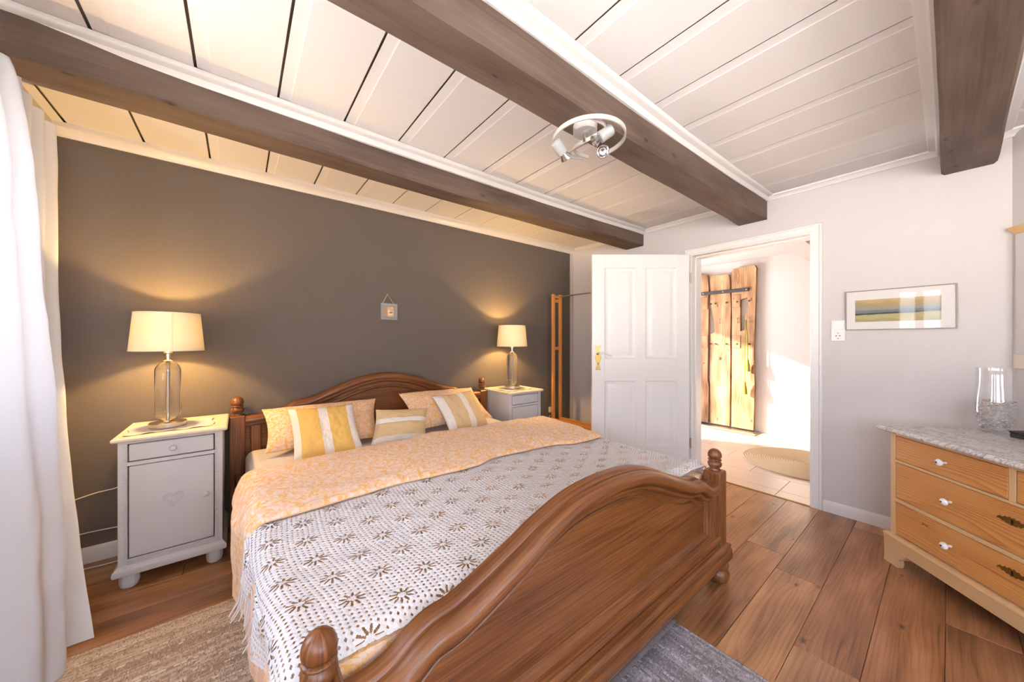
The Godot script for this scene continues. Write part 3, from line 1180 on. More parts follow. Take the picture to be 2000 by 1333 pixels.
func build_bed() -> void:
	var bed := thing("bed", "brown wooden double bed with arched headboard and footboard", "bed", Vector3.ZERO)
	var wood: Material = mats.bed_wood
	var s: Shape
	# ---- footboard
	var foot := Node3D.new()
	foot.name = "footboard"
	bed.add_child(foot)
	var ft := [[0.0, 0.739], [0.1, 0.735], [0.2, 0.721], [0.32, 0.684], [0.40, 0.650], [0.48, 0.618], [0.551, 0.591], [0.60, 0.576], [0.655, 0.570], [0.70, 0.552], [0.74, 0.525], [0.78, 0.511], [0.82, 0.508], [0.90, 0.514]]
	var mid := 0.9975
	var half := 0.845
	var sec := [Vector2(0.010, -0.772), Vector2(0.002, -0.768), Vector2(0.0, -0.758), Vector2(0.0, -0.738), Vector2(0.003, -0.730), Vector2(0.010, -0.727), Vector2(0.011, -0.720), Vector2(0.007, -0.712), Vector2(0.009, -0.698), Vector2(0.018, -0.684), Vector2(0.032, -0.678), Vector2(0.046, -0.682), Vector2(0.054, -0.692), Vector2(0.057, -0.706), Vector2(0.061, -0.709), Vector2(0.065, -0.702), Vector2(0.073, -0.702), Vector2(0.080, -0.710), Vector2(0.084, -0.724), Vector2(0.088, -0.738), Vector2(0.088, -0.772)]
	part("crest_rail", crest(ft, mid, half, sec), wood, foot, 50.0)
	s = Shape.new()
	s.slab(under_curve(ft, mid, half, 0.19, 0.07), Vector3(0, 0, -0.760), Vector3.RIGHT, Vector3.UP, Vector3(0, 0, 0.024), false, jitter())
	part("panel", s, wood, foot)
	# thin bead that follows the arch
	var bead := [Vector2(0.0, -0.738), Vector2(0.0, -0.732), Vector2(0.003, -0.7295), Vector2(0.007, -0.732), Vector2(0.007, -0.738)]
	part("bead", crest(ft, mid, half - 0.075, bead, 0.108), wood, foot, 50.0)
	for x in [mid - half, mid + half]:
		var side := signf(mid - x)
		var v := Shape.new()
		var rings := []
		for y in [0.19, 0.455]:
			var r := []
			for p in [[0.0, -0.76], [0.0, -0.698], [0.026, -0.698], [0.029, -0.706], [0.034, -0.706], [0.038, -0.697], [0.048, -0.693], [0.058, -0.698], [0.063, -0.708], [0.066, -0.720], [0.072, -0.722], [0.080, -0.737], [0.080, -0.76]]:
				r.append(Vector3(x + side * p[0], y, p[1]))
			rings.append(r)
		v.skin(rings, true, true, jitter(), side < 0.0)
		part("stile", v, wood, foot, 30.0)
	# bottom rail: a stack of mouldings, then the broad plinth
	s = Shape.new()
	var rr := []
	for x in [mid - half, mid + half]:
		var r := []
		for p in [[0.17, -0.76], [0.17, -0.694], [0.203, -0.694], [0.205, -0.704], [0.212, -0.704], [0.215, -0.692], [0.224, -0.686], [0.236, -0.686], [0.245, -0.692], [0.249, -0.704], [0.252, -0.716], [0.258, -0.718], [0.264, -0.728], [0.272, -0.737], [0.272, -0.76]]:
			r.append(Vector3(x, p[0], p[1]))
		rr.append(r)
	s.skin(rr, true, true, jitter(), true)
	part("bottom_rail", s, wood, foot, 30.0)
	s = Shape.new()
	rr = []
	for x in [0.055, 0.062, 0.075, 1.920, 1.933, 1.940]:
		var k := 0.0 if x > 0.07 and x < 1.93 else (0.006 if x > 0.06 and x < 1.935 else 0.018)
		var r := []
		for p in [[0.107, -0.775], [0.107, -0.680], [0.114, -0.670], [0.130, -0.664], [0.148, -0.664], [0.160, -0.669], [0.163, -0.680], [0.169, -0.681], [0.172, -0.674], [0.182, -0.674], [0.189, -0.680], [0.192, -0.692], [0.192, -0.775]]:
			r.append(Vector3(x, clampf(p[0], 0.107 + k, 0.192 - k), clampf(p[1], -0.775 + k, -0.664 - k)))
		rr.append(r)
	s.skin(rr, true, true, jitter(), true)
	part("plinth", s, wood, foot, 40.0)
	for x in [0.118, 1.878]:
		s = Shape.new()
		s.box(Vector3(x - 0.040, 0.185, -0.770), Vector3(x + 0.040, 0.552, -0.690), 0.006, 1, jitter())
		var post := part("post", s, wood, foot)
		s = Shape.new()
		s.lathe(finial(0.108, 0.0305), Vector3(x, 0.551, -0.730), 28)
		part("finial", s, wood, post, 60.0)
		s = Shape.new()
		s.lathe([Vector2(0.030, 0.0), Vector2(0.042, 0.006), Vector2(0.052, 0.022), Vector2(0.054, 0.040), Vector2(0.048, 0.056), Vector2(0.038, 0.062), Vector2(0.038, 0.066), Vector2(0.048, 0.072), Vector2(0.050, 0.086), Vector2(0.044, 0.098), Vector2(0.036, 0.108)], Vector3(x + (0.012 if x > 1 else -0.012), 0.0, -0.722), 28)
		part("bun_foot", s, wood, post, 60.0)
	# ---- headboard
	var head := Node3D.new()
	head.name = "headboard"
	bed.add_child(head)
	var ht := [[0.0, 0.944], [0.1, 0.938], [0.2, 0.919], [0.285, 0.893], [0.345, 0.870], [0.475, 0.820], [0.55, 0.795], [0.61, 0.788], [0.65, 0.770], [0.685, 0.746], [0.755, 0.726], [0.92, 0.714]]
	var hm := 0.9275
	var hh := 0.895
	var hsec := [Vector2(0.010, -2.862), Vector2(0.0, -2.855), Vector2(0.0, -2.815), Vector2(0.004, -2.800), Vector2(0.014, -2.788), Vector2(0.030, -2.784), Vector2(0.044, -2.788), Vector2(0.050, -2.798), Vector2(0.056, -2.797), Vector2(0.066, -2.800), Vector2(0.072, -2.812), Vector2(0.074, -2.862)]
	part("crest_rail", crest(ht, hm, hh, hsec), wood, head, 50.0)
	s = Shape.new()
	s.slab(under_curve(ht, hm, hh, 0.22, 0.06), Vector3(0, 0, -2.855), Vector3.RIGHT, Vector3.UP, Vector3(0, 0, 0.032), false, jitter())
	part("panel", s, wood, head)
	var hb := [Vector2(0.0, -2.824), Vector2(0.0, -2.814), Vector2(0.006, -2.808), Vector2(0.014, -2.808), Vector2(0.020, -2.814), Vector2(0.020, -2.824)]
	part("bead", crest(ht, hm, hh - 0.12, hb, 0.095), wood, head, 50.0)
	for x in [hm - hh + 0.055, hm + hh - 0.055]:
		var side := signf(hm - x)
		s = Shape.new()
		s.box(Vector3(x - 0.03, 0.22, -2.83), Vector3(x + 0.03, 0.66, -2.806), 0.006, 1, jitter())
		s.box(Vector3(x + side * 0.064 - 0.008, 0.22, -2.83), Vector3(x + side * 0.064 + 0.008, 0.625, -2.812), 0.005, 1, jitter())
		part("stile", s, wood, head)
	for x in [-0.008, 1.861]:
		s = Shape.new()
		s.box(Vector3(x - 0.041, 0.0, -2.868), Vector3(x + 0.041, 0.722, -2.786), 0.006, 1, jitter())
		var post := part("post", s, wood, head)
		s = Shape.new()
		s.lathe(finial(0.122, 0.033), Vector3(x, 0.721, -2.827), 28)
		part("finial", s, wood, post, 60.0)
	# ---- side rails
	for q in [[-0.008, 0.118], [1.861, 1.878]]:
		s = Shape.new()
		var rings := []
		for e in [[q[0], -2.79], [q[1], -0.765]]:
			rings.append([Vector3(e[0] - 0.014, 0.18, e[1]), Vector3(e[0] + 0.014, 0.18, e[1]), Vector3(e[0] + 0.014, 0.36, e[1]), Vector3(e[0] - 0.014, 0.36, e[1])])
		s.skin(rings, true, true, jitter())
		part("side_rail", s, wood, bed, 20.0)
	# slatted base
	part("slat_base", one_box(Vector3(0.13, 0.25, -2.78), Vector3(1.84, 0.28, -0.78)), mats.bare_pine, bed)


func bed_left(z: float) -> float:
	return lerpf(-0.008, 0.118, (z + 2.83) / 2.1)


func bed_right(z: float) -> float:
	return lerpf(1.861, 1.878, (z + 2.83) / 2.1)


# grid of points to a smooth mesh with metre uvs; z_rows[j][i]
func sheet_mesh(rows: Array, uvs: Array, flip := false) -> ArrayMesh:
	var h := rows.size()
	var w: int = rows[0].size()
	var v := PackedVector3Array()
	var n := PackedVector3Array()
	var t := PackedVector2Array()
	var idx := PackedInt32Array()
	for j in h:
		for i in w:
			var a: Vector3 = rows[j][mini(i + 1, w - 1)] - rows[j][maxi(i - 1, 0)]
			var b: Vector3 = rows[mini(j + 1, h - 1)][i] - rows[maxi(j - 1, 0)][i]
			v.append(rows[j][i])
			n.append((a.cross(b) * (-1.0 if flip else 1.0)).normalized())
			t.append(uvs[j][i])
	for j in h - 1:
		for i in w - 1:
			var a := j * w + i
			if flip:
				for q in [a, a + 1, a + w + 1, a, a + w + 1, a + w]:
					idx.append(q)
			else:
				for q in [a, a + w + 1, a + 1, a, a + w, a + w + 1]:
					idx.append(q)
	var arr := []
	arr.resize(Mesh.ARRAY_MAX)
	arr[Mesh.ARRAY_VERTEX] = v
	arr[Mesh.ARRAY_NORMAL] = n
	arr[Mesh.ARRAY_TEX_UV] = t
	arr[Mesh.ARRAY_INDEX] = idx
	var m := ArrayMesh.new()
	m.add_surface_from_arrays(Mesh.PRIMITIVE_TRIANGLES, arr)
	return m


func mesh_part(called: String, mesh: ArrayMesh, mat: Material, parent: Node3D) -> MeshInstance3D:
	var o := MeshInstance3D.new()
	o.name = called if parent != self else numbered(called)
	o.mesh = mesh
	o.mesh.surface_set_material(0, mat)
	parent.add_child(o, true)
	return o


# cross section of cloth lying over the bed: s runs from the left hem over the top to the right hem
func over_bed(s: float, z: float, top: float, hem_left: float, hem_right: float, lift: float) -> Vector3:
	var xl := bed_left(z) - 0.046 - lift
	var xr := bed_right(z) + 0.046 + lift
	var r := 0.055
	var side_l := top - r - hem_left
	var side_r := top - r - hem_right
	var arc := PI / 2.0 * r
	var flat := xr - xl - 2.0 * r
	var total := side_l + side_r + 2.0 * arc + flat
	var d := s * total
	if d < side_l:
		return Vector3(xl, hem_left + d, z)
	d -= side_l
	if d < arc:
		var a := d / r
		return Vector3(xl + r - r * cos(a), top - r + r * sin(a), z)
	d -= arc
	if d < flat:
		return Vector3(xl + r + d, top + 0.012 * sin(PI * d / flat), z)
	d -= flat
	if d < arc:
		var a := d / r
		return Vector3(xr - r + r * sin(a), top - r + r * cos(a), z)
	d -= arc
	return Vector3(xr, top - r - d, z)


func build_bedding() -> void:
	# mattress under a fitted sheet
	var s := Shape.new()
	var rings := []
	for e in [[-2.775, 0.05], [-2.765, 0.02], [-2.74, 0.0], [-2.0, 0.0], [-0.83, 0.0], [-0.805, 0.02], [-0.795, 0.05]]:
		var z: float = e[0]
		var k: float = e[1]
		var x0 := bed_left(z) + 0.034 + k
		var x1 := bed_right(z) - 0.034 - k
		var r := []
		for c in [[x0, 0.285 + k, 0.0], [x1, 0.285 + k, 1.0], [x1, 0.503 - k, 2.0], [x0, 0.503 - k, 3.0]]:
			for q in 6:
				var a: float = PI + (c[2] + q / 5.0) * PI / 2.0
				var rad := 0.05
				var cx: float = c[0] + (rad if c[0] == x0 else -rad)
				var cy: float = c[1] + (rad if c[2] < 1.5 else -rad)
				r.append(Vector3(cx + cos(a) * rad, cy + sin(a) * rad, z))
		rings.append(r)
	s.skin(rings, true, true, jitter(), false)
	tag(part("mattress", s, mats.sheet, self, 70.0), "mattress in a pale grey fitted sheet on the wooden bed", "mattress")

	var duvet := thing("duvet", "orange patterned duvet spread over the bed with its top turned back", "duvet")
	var fold := FastNoiseLite.new()
	fold.seed = 60
	fold.frequency = 1.0
	fold.fractal_octaves = 3
	# lower layer
	var rows := []
	var uvs := []
	var nz := 60
	var nx := 130
	for j in nz + 9:
		var z := lerpf(-1.90, -0.795, float(mini(j, nz)) / nz)
		# the foot end bends down behind the footboard
		var down := float(maxi(j - nz, 0)) / 8.0
		var row := []
		var uv := []
		for i in nx + 1:
			var q := float(i) / nx
			var p := over_bed(q, z, 0.545 - 0.028 * smoothstep(-1.75, -1.55, z) - 0.13 * down * down, 0.20 + 0.015 * sin(z * 7.0), 0.25, 0.0)
			p.z += 0.016 * sin(down * PI / 2.0)
			var wr := fold.get_noise_2d(p.x * 3.0 + p.y * 3.0, z * 4.0) * 0.008
			if p.y < 0.49:
				wr += 0.012 * sin(z * 19.0 + 1.5) * clampf((0.49 - p.y) / 0.2, 0.0, 1.0)
				p.x += wr * (-1.0 if p.x < 1.0 else 1.0)
			else:
				p.y += wr
			row.append(p)
			uv.append(Vector2(q * 2.5, z + 0.14 * down))
		rows.append(row)
		uvs.append(uv)
	mesh_part("duvet_body", sheet_mesh(rows, uvs, true), mats.orange_print, duvet)
	# turned-back band: a closed, soft loop in z swept over the bed
	var loop := []
	for k in 44:
		var a := TAU * k / 44.0
		# rounded bar, thick at the head end
		loop.append(Vector2(cos(a), sin(a)))
	rows = []
	uvs = []
	nx = 150
	for k in 45:
		var row := []
		var uv := []
		var c: Vector2 = loop[k % 44]
		for i in nx + 1:
			var q := float(i) / nx
			var x := q * 1.9
			var zu := -1.985 - 0.045 * sin(clampf((x - 0.2) / 1.5, 0.0, 1.0) * PI) + 0.010 * fold.get_noise_2d(x * 4.0, 3.0)
			var zd := -1.455 - 0.03 * sin(x * 3.1) + 0.018 * fold.get_noise_2d(x * 3.0, 30.0)
			if x > 0.95:
				zd -= 0.05 * smoothstep(0.95, 1.05, x) * (1.0 - smoothstep(1.35, 1.5, x))
			var zm := (zu + zd) / 2.0
			var zh := (zd - zu) / 2.0
			var z := zm + zh * signf(c.x) * pow(absf(c.x), 0.55)
			var thick := lerpf(0.034, 0.016, clampf((z - zu) / (zd - zu), 0.0, 1.0))
			var up := thick * signf(c.y) * pow(absf(c.y), 0.55)
			var p := over_bed(q, z, 0.553 + thick, 0.235 + 0.03 * sin(z * 5.0), 0.28, 0.0)
			var wr := fold.get_noise_2d(p.x * 2.2 + p.y * 2.0, z * 5.0) * 0.013 + 0.004 * sin(p.x * 9.0 + z * 22.0 + 4.0 * fold.get_noise_2d(p.x * 2.0, z * 2.0))
			if p.y < 0.50:
				p.x += (up + wr * 0.8 + 0.012 * sin(z * 17.0)) * (-1.0 if p.x < 1.0 else 1.0)
			else:
				var corner := clampf((p.y - 0.50) / 0.05, 0.0, 1.0)
				p.y += (up + (wr if c.y > 0.0 else 0.0)) * corner
				p.x += up * (1.0 - corner) * (-1.0 if p.x < 1.0 else 1.0)
			row.append(p)
			uv.append(Vector2(q * 2.5 + 0.3, z * 1.0 + (0.37 if c.y < 0 else 0.0)))
		rows.append(row)
		uvs.append(uv)
	mesh_part("turned_back_band", sheet_mesh(rows, uvs, true), mats.orange_print, duvet)


# crochet blanket: a fine grid whose cells are left open where the pattern has holes
func build_crochet() -> void:
	var th := thing("crochet_blanket", "pale grey crochet blanket with flower holes lying over the foot of the bed", "blanket")
	var cell := 0.0021
	var z0 := -1.52
	var z1 := -0.783
	var nz := int((z1 - z0) / cell)
	var top := 0.556
	var hem_l := 0.40
	var hem_r := 0.42
	var length := 2.22
	var nx := int(length / cell)
	var fold := FastNoiseLite.new()
	fold.seed = 61
	fold.frequency = 1.0
	var v := PackedVector3Array()
	var n := PackedVector3Array()
	var idx := PackedInt32Array()
	v.resize((nx + 1) * (nz + 1))
	n.resize((nx + 1) * (nz + 1))
	var solid := PackedByteArray()
	solid.resize((nx + 1) * (nz + 1))
	# coarse sheet, then relief
	var bow := PackedFloat32Array()
	for j in nz + 1:
		var z := z0 + j * cell
		var wave := 0.006 * fold.get_noise_2d(z * 3.0, 9.0)
		for i in nx + 1:
			var q := float(i) / nx
			var p := over_bed(q, z, top, hem_l + 0.02 * sin(z * 8.0 + 2.0), hem_r, 0.010)
			var xs := q * length
			# lattice of flowers
			var fx := xs / 0.2
			var fz := z / 0.122
			var cx := roundf(fx)
			var cz := roundf(fz)
			var ax := (fx - cx) * 0.2
			var az := (fz - cz) * 0.122
			var bx := (fx - floorf(fx) - 0.5) * 0.2
			var bz := (fz - floorf(fz) - 0.5) * 0.122
			if bx * bx / 0.01 + bz * bz / 0.0037 < ax * ax / 0.01 + az * az / 0.0037:
				ax = bx
				az = bz
			var rad := sqrt(ax * ax * 0.62 + az * az)
			var hole := false
			var high := 0.0
			if rad < 0.0285:
				# petals: slits that run out from the middle
				var ang := atan2(az, ax * 0.79) / TAU * 10.0
				var off := absf(ang - roundf(ang))
				var wide := rad * TAU / 10.0 * off
				hole = rad > 0.0085 and rad < 0.0262 and wide < 0.0021
				high = 0.0022 * (1.0 - clampf(absf(rad - 0.005) / 0.01, 0.0, 1.0)) + 0.0016 * sin(off * PI)
			else:
				# rows of small holes
				var gz := xs / 0.0152
				var row := floorf(gz)
				var gx := z / 0.0140 + (0.5 if int(row) % 2 == 0 else 0.0)
				var du := (gz - row - 0.5) * 0.0152
				var dv := (gx - floorf(gx) - 0.5) * 0.0140
				hole = du * du + dv * dv < 0.0000088
				high = 0.0004 * cos((gz - row) * TAU) + 0.0004 * cos((gx - floorf(gx)) * TAU)
			var k := j * (nx + 1) + i
			solid[k] = 0 if hole else 1
			var lift := high + 0.006 * fold.get_noise_2d(p.x * 2.6, z * 3.4)
			if p.y < top - 0.045:
				var swing := 0.014 * sin(z * 21.0) * clampf((top - p.y) / 0.15, 0.0, 1.0)
				p.x += (lift + swing) * (-1.0 if p.x < 1.0 else 1.0)
			else:
				p.y += lift + wave
				# the blanket rises a little against the footboard on its right
				p.y += 0.02 * smoothstep(-0.95, -0.80, z) * smoothstep(1.2, 1.7, p.x) - 0.022 * smoothstep(-0.83, -0.78, z)
			v[k] = p
	for j in nz + 1:
		for i in nx + 1:
			var k := j * (nx + 1) + i
			var a := v[j * (nx + 1) + mini(i + 1, nx)] - v[j * (nx + 1) + maxi(i - 1, 0)]
			var b := v[mini(j + 1, nz) * (nx + 1) + i] - v[maxi(j - 1, 0) * (nx + 1) + i]
			n[k] = b.cross(a).normalized()
	for j in nz:
		for i in nx:
			var a := j * (nx + 1) + i
			var b := a + nx + 1
			# the hem stays closed
			if i > 3 and i < nx - 4 and j < nz - 4 and solid[a] + solid[a + 1] + solid[b] + solid[b + 1] < 3:
				continue
			idx.append(a); idx.append(a + 1); idx.append(b + 1)
			idx.append(a); idx.append(b + 1); idx.append(b)
	var arr := []
	arr.resize(Mesh.ARRAY_MAX)
	arr[Mesh.ARRAY_VERTEX] = v
	arr[Mesh.ARRAY_NORMAL] = n
	arr[Mesh.ARRAY_INDEX] = idx
	var m := ArrayMesh.new()
	m.add_surface_from_arrays(Mesh.PRIMITIVE_TRIANGLES, arr)
	mesh_part("crochet_cloth", m, mats.crochet, th)
	# fringe at the corner
	var f := Shape.new()
	for k in 26:
		var z := -1.44 + 0.009 * k
		var x := bed_left(z) - 0.058 - 0.012 * sin(z * 21.0)
		var dx := rng.randf_range(-0.035, 0.0)
		var dz := rng.randf_range(-0.02, 0.03)
		var path := []
		for q in 5:
			var t := q / 4.0
			path.append(Vector3(x + dx * t * t, 0.405 - 0.08 * t, z + dz * t))
		f.tube(path, 0.0018, 4)
	part("fringe", f, mats.crochet, th, 80.0).set_meta("kind", "stuff")


# soft square between four corners: bl, br, tr, tl; u and v from 0 to 1; only the part of it between u0 and u1 (or v0 and v1)
func cushion_mesh(c: Array, thick: float, u0: float, u1: float, v0: float, v1: float, seed_: int, uv_scale: Vector2) -> ArrayMesh:
	var n := 22
	var rows := []
	var uvs := []
	var fold := FastNoiseLite.new()
	fold.seed = seed_
	fold.frequency = 1.0
	fold.fractal_octaves = 2
	var nor: Vector3 = ((c[1] - c[0]) as Vector3).cross(c[3] - c[0]).normalized()
	# front from bottom to top, then back from top to bottom
	for j in 2 * n + 1:
		var back := j > n
		var v := lerpf(v0, v1, float(j if not back else 2 * n - j) / n)
		var row := []
		var uv := []
		for i in n + 1:
			var u := lerpf(u0, u1, float(i) / n)
			# edges draw in between the corners
			var pu := 2.0 * u - 1.0
			var pv := 2.0 * v - 1.0
			var su := 0.5 + 0.5 * pu * (1.0 - 0.07 * (1.0 - pv * pv))
			var sv := 0.5 + 0.5 * pv * (1.0 - 0.07 * (1.0 - pu * pu))
			var a: Vector3 = (c[0] as Vector3).lerp(c[1], su)
			var b: Vector3 = (c[3] as Vector3).lerp(c[2], su)
			var p := a.lerp(b, sv)
			var bulge := pow(maxf(0.0, 1.0 - pow(absf(pu), 2.6)), 0.5) * pow(maxf(0.0, 1.0 - pow(absf(pv), 2.6)), 0.5)
			bulge += 0.03
			var wr := 1.0 + 0.16 * fold.get_noise_2d(u * 4.0, v * 4.0) + 0.05 * fold.get_noise_2d(u * 13.0, v * 13.0)
			p += nor * thick * bulge * wr * (-0.7 if back else 1.0)
			row.append(p)
			uv.append(Vector2(u * uv_scale.x, v * uv_scale.y + (0.37 if back else 0.0)))
		rows.append(row)
		uvs.append(uv)
	return sheet_mesh(rows, uvs, false)


func build_cushions() -> void:
	# two sleeping pillows
	var p := thing("pillow", "orange patterned pillow leaning on the headboard behind the mustard striped cushion", "pillow", Vector3.ZERO, 0.0, "orange patterned pillows")
	mesh_part("pillow_case", cushion_mesh([Vector3(0.12, 0.535, -2.50), Vector3(0.76, 0.535, -2.44), Vector3(0.815, 0.765, -2.70), Vector3(0.112, 0.765, -2.70)], 0.075, 0, 1, 0, 1, 5, Vector2(0.7, 0.4)), mats.orange_print, p)
	p = thing("pillow", "orange patterned pillow leaning on the headboard beside the far bedside cabinet", "pillow", Vector3.ZERO, 0.0, "orange patterned pillows")
	mesh_part("pillow_case", cushion_mesh([Vector3(1.03, 0.535, -2.44), Vector3(1.735, 0.535, -2.47), Vector3(1.66, 0.775, -2.70), Vector3(0.985, 0.785, -2.70)], 0.075, 0, 1, 0, 1, 9, Vector2(0.7, 0.4)), mats.orange_print, p)
	# cushions: list of [material, from, to] along u or v
	var kinds := [
		["mustard cushion with pale upright stripes leaning on the pillow beside the near bedside lamp", [Vector3(0.245, 0.515, -2.31), Vector3(0.610, 0.515, -2.237), Vector3(0.593, 0.785, -2.46), Vector3(0.232, 0.785, -2.50)], true, [["linen", 0.0, 0.11], ["mustard", 0.11, 0.43], ["linen", 0.43, 0.57], ["mustard", 0.57, 0.88], ["linen", 0.88, 1.0]]],
		["small sand coloured cushion with pale level stripes at the middle of the bed", [Vector3(0.665, 0.515, -2.32), Vector3(1.020, 0.515, -2.246), Vector3(1.094, 0.705, -2.39), Vector3(0.735, 0.73, -2.43)], false, [["linen", 0.0, 0.17], ["sand_cloth", 0.17, 0.55], ["linen", 0.55, 0.69], ["sand_cloth", 0.69, 1.0]]],
		["sand coloured cushion with two pale stripes leaning on the pillow beside far bedside cabinet", [Vector3(1.222, 0.515, -2.275), Vector3(1.585, 0.515, -2.30), Vector3(1.534, 0.785, -2.50), Vector3(1.178, 0.77, -2.50)], true, [["linen", 0.0, 0.15], ["sand_cloth", 0.15, 0.52], ["linen", 0.52, 0.67], ["sand_cloth", 0.67, 1.0]]]]
	var k := 0
	for c in kinds:
		var t := thing("cushion", c[0], "cushion", Vector3.ZERO, 0.0, "striped cushions on the bed")
		for band in c[3]:
			var called := "pale_stripe" if band[0] == "linen" else "cover"
			var m := cushion_mesh(c[1], 0.055, band[1] if c[2] else 0.0, band[2] if c[2] else 1.0, 0.0 if c[2] else band[1], 1.0 if c[2] else band[2], 40 + k, Vector2(0.4, 0.4))
			mesh_part(called, m, mats[band[0]], t)
		k += 1


# ---------------------------------------------------------------- bedside cabinets and lamps
func build_nightstands() -> void:
	var paint: Material = mats.chalk_paint
	var t := thing("bedside_cabinet", "grey painted bedside cabinet by the white curtain with heart garland on its door", "cabinet", Vector3(-0.262, 0, -2.66), 0.0, "grey bedside cabinets")
	var s := Shape.new()
	s.box(Vector3(-0.192, 0.115, -0.205), Vector3(-0.160, 0.715, 0.205), 0.002, 1)
	s.box(Vector3(0.160, 0.115, -0.205), Vector3(0.192, 0.715, 0.205), 0.002, 1)
	s.box(Vector3(-0.160, 0.115, -0.205), Vector3(0.160, 0.145, 0.203))
	s.box(Vector3(-0.160, 0.595, 0.16), Vector3(0.160, 0.612, 0.203))
	s.box(Vector3(-0.160, 0.702, -0.205), Vector3(0.160, 0.715, 0.203))
	s.box(Vector3(-0.160, 0.145, -0.205), Vector3(0.160, 0.702, -0.195))
	part("body", s, paint, t)
	s = Shape.new()
	var rings := []
	for q in [[0.073, 0.006], [0.073, 0.014], [0.085, 0.018], [0.100, 0.016], [0.108, 0.008], [0.118, 0.002]]:
		var e: float = q[1]
		rings.append([Vector3(-0.192 - e, q[0], -0.205), Vector3(0.192 + e, q[0], -0.205), Vector3(0.192 + e, q[0], 0.205 + e), Vector3(-0.192 - e, q[0], 0.205 + e)])
	s.skin(rings, true, true, Vector2.ZERO, true)
	part("base_moulding", s, paint, t, 30.0)
	s = Shape.new()
	s.box(Vector3(-0.213, 0.715, -0.212), Vector3(0.213, 0.735, 0.228), 0.006)
	part("top_board", s, mats.cabinet_top, t)
	var d := part("drawer", one_box(Vector3(-0.1555, 0.6165, 0.18), Vector3(0.1555, 0.6975, 0.205), 0.004), paint, t)
	part("knob", knob(Vector3(0, 0.657, 0.206)), paint, d, 60.0)
	s = Shape.new()
	s.box(Vector3(-0.1555, 0.1495, 0.18), Vector3(0.1555, 0.5905, 0.205), 0.004, 1)
	var door := part("cabinet_door", s, paint, t)
	part("knob", knob(Vector3(0.125, 0.392, 0.206)), paint, door, 60.0)
	# heart garland
	s = Shape.new()
	var heart := []
	for k in 33:
		var a := TAU * k / 32.0
		heart.append(Vector3(0.0022 * 16.0 * pow(sin(a), 3.0), 0.40 + 0.0022 * (13.0 * cos(a) - 5.0 * cos(2 * a) - 2.0 * cos(3 * a) - cos(4 * a)), 0.2075))
	s.tube(heart, 0.0036, 6)
	for k in range(0, 32, 2):
		var p: Vector3 = heart[k]
		var out := Vector3(p.x, p.y - 0.40, 0).normalized()
		s.tube([p + out * 0.001, p + out * 0.004 + Vector3(0, 0, 0.002), p + out * 0.0075], 0.0026, 5)
		s.tube([p - out * 0.003, p - out * 0.009 + Vector3(0.002, 0.002, 0.001)], 0.0022, 5)
	part("garland", s, paint, door, 60.0)
	# reeded edging: short pegs beside the door and under it
	s = Shape.new()
	for side in [-1.0, 1.0]:
		for k in 46:
			var y := 0.15 + 0.0118 * k
			s.box(Vector3(side * 0.1675 - 0.004, y, 0.203), Vector3(side * 0.1675 + 0.004, y + 0.0065, 0.2085), 0.001)
	for k in 30:
		var x := -0.172 + 0.0118 * k
		s.box(Vector3(x, 0.128, 0.203), Vector3(x + 0.0065, 0.138, 0.2085), 0.001)
	part("reeded_edging", s, paint, t)
	for x in [-0.158, 0.158]:
		for z in [-0.165, 0.17]:
			s = Shape.new()
			var rr := []
			for q in [[0.0, 0.024], [0.006, 0.031], [0.025, 0.037], [0.045, 0.037], [0.062, 0.033], [0.074, 0.029]]:
				var r := []
				for k in 40:
					var a := TAU * k / 40.0
					var rad: float = q[1] * (1.0 - 0.04 * (0.5 + 0.5 * cos(a * 10.0)))
					r.append(Vector3(x + rad * cos(a), q[0], z + rad * sin(a)))
				rr.append(r)
			s.skin(rr, true, true, Vector2.ZERO, true)
			part("foot", s, paint, t, 60.0)
	copy_of(t, "grey painted bedside cabinet between the bed and the wooden clothes rack", Vector3(2.105, 0, -2.66))

	# cloths
	var cl := thing("table_cloth", "small pale cloth under the lamp on the near bedside cabinet", "cloth", Vector3(-0.28, 0.7355, -2.62), 0.06, "cloths on the bedside cabinets")
	var rows := []
	var uvs := []
	for j in 17:
		var row := []
		var uv := []
		for i in 25:
			var x := -0.165 + 0.33 * i / 24.0
			var z := -0.13 + 0.26 * j / 16.0
			var edge := maxf(absf(x) / 0.165, absf(z) / 0.13)
			row.append(Vector3(x + 0.006 * sin(z * 40.0) * edge, 0.0016 + 0.004 * pow(edge, 8.0) * (0.5 + 0.5 * sin(x * 70.0 + z * 55.0)), z + 0.006 * sin(x * 33.0) * edge))
			uv.append(Vector2(x, z))
		rows.append(row)
		uvs.append(uv)
	mesh_part("cloth", sheet_mesh(rows, uvs, true), mats.doily, cl)
	copy_of(cl, "small pale cloth under the lamp on the far bedside cabinet", Vector3(2.09, 0.7355, -2.62))

	# lamps
	var l := thing("table_lamp", "glass bodied table lamp with cream shade on the near bedside cabinet", "lamp", Vector3(-0.302, 0.739, -2.632), 0.0, "lit bedside lamps")
	s = Shape.new()
	s.lathe([Vector2(0.074, 0.0), Vector2(0.0755, 0.002), Vector2(0.0755, 0.022), Vector2(0.073, 0.0245), Vector2(0.0, 0.0245)], Vector3.ZERO, 48)
	part("base", s, mats.nickel, l, 30.0)
	# thick glass capsule
	s = Shape.new()
	var prof := []
	var gr := 0.053
	for k in 13:
		var a := -PI / 2.0 + PI / 2.0 * k / 12.0
		prof.append(Vector2(maxf(gr * cos(a), 0.012), 0.030 + 0.05 + 0.05 * sin(a)))
	for k in 13:
		var a := PI / 2.0 * k / 12.0
		prof.append(Vector2(maxf(gr * cos(a), 0.012), 0.30 + 0.05 * sin(a)))
	s.lathe(prof, Vector3.ZERO, 48, true)
	part("glass_body", s, mats.lamp_glass, l, 60.0)
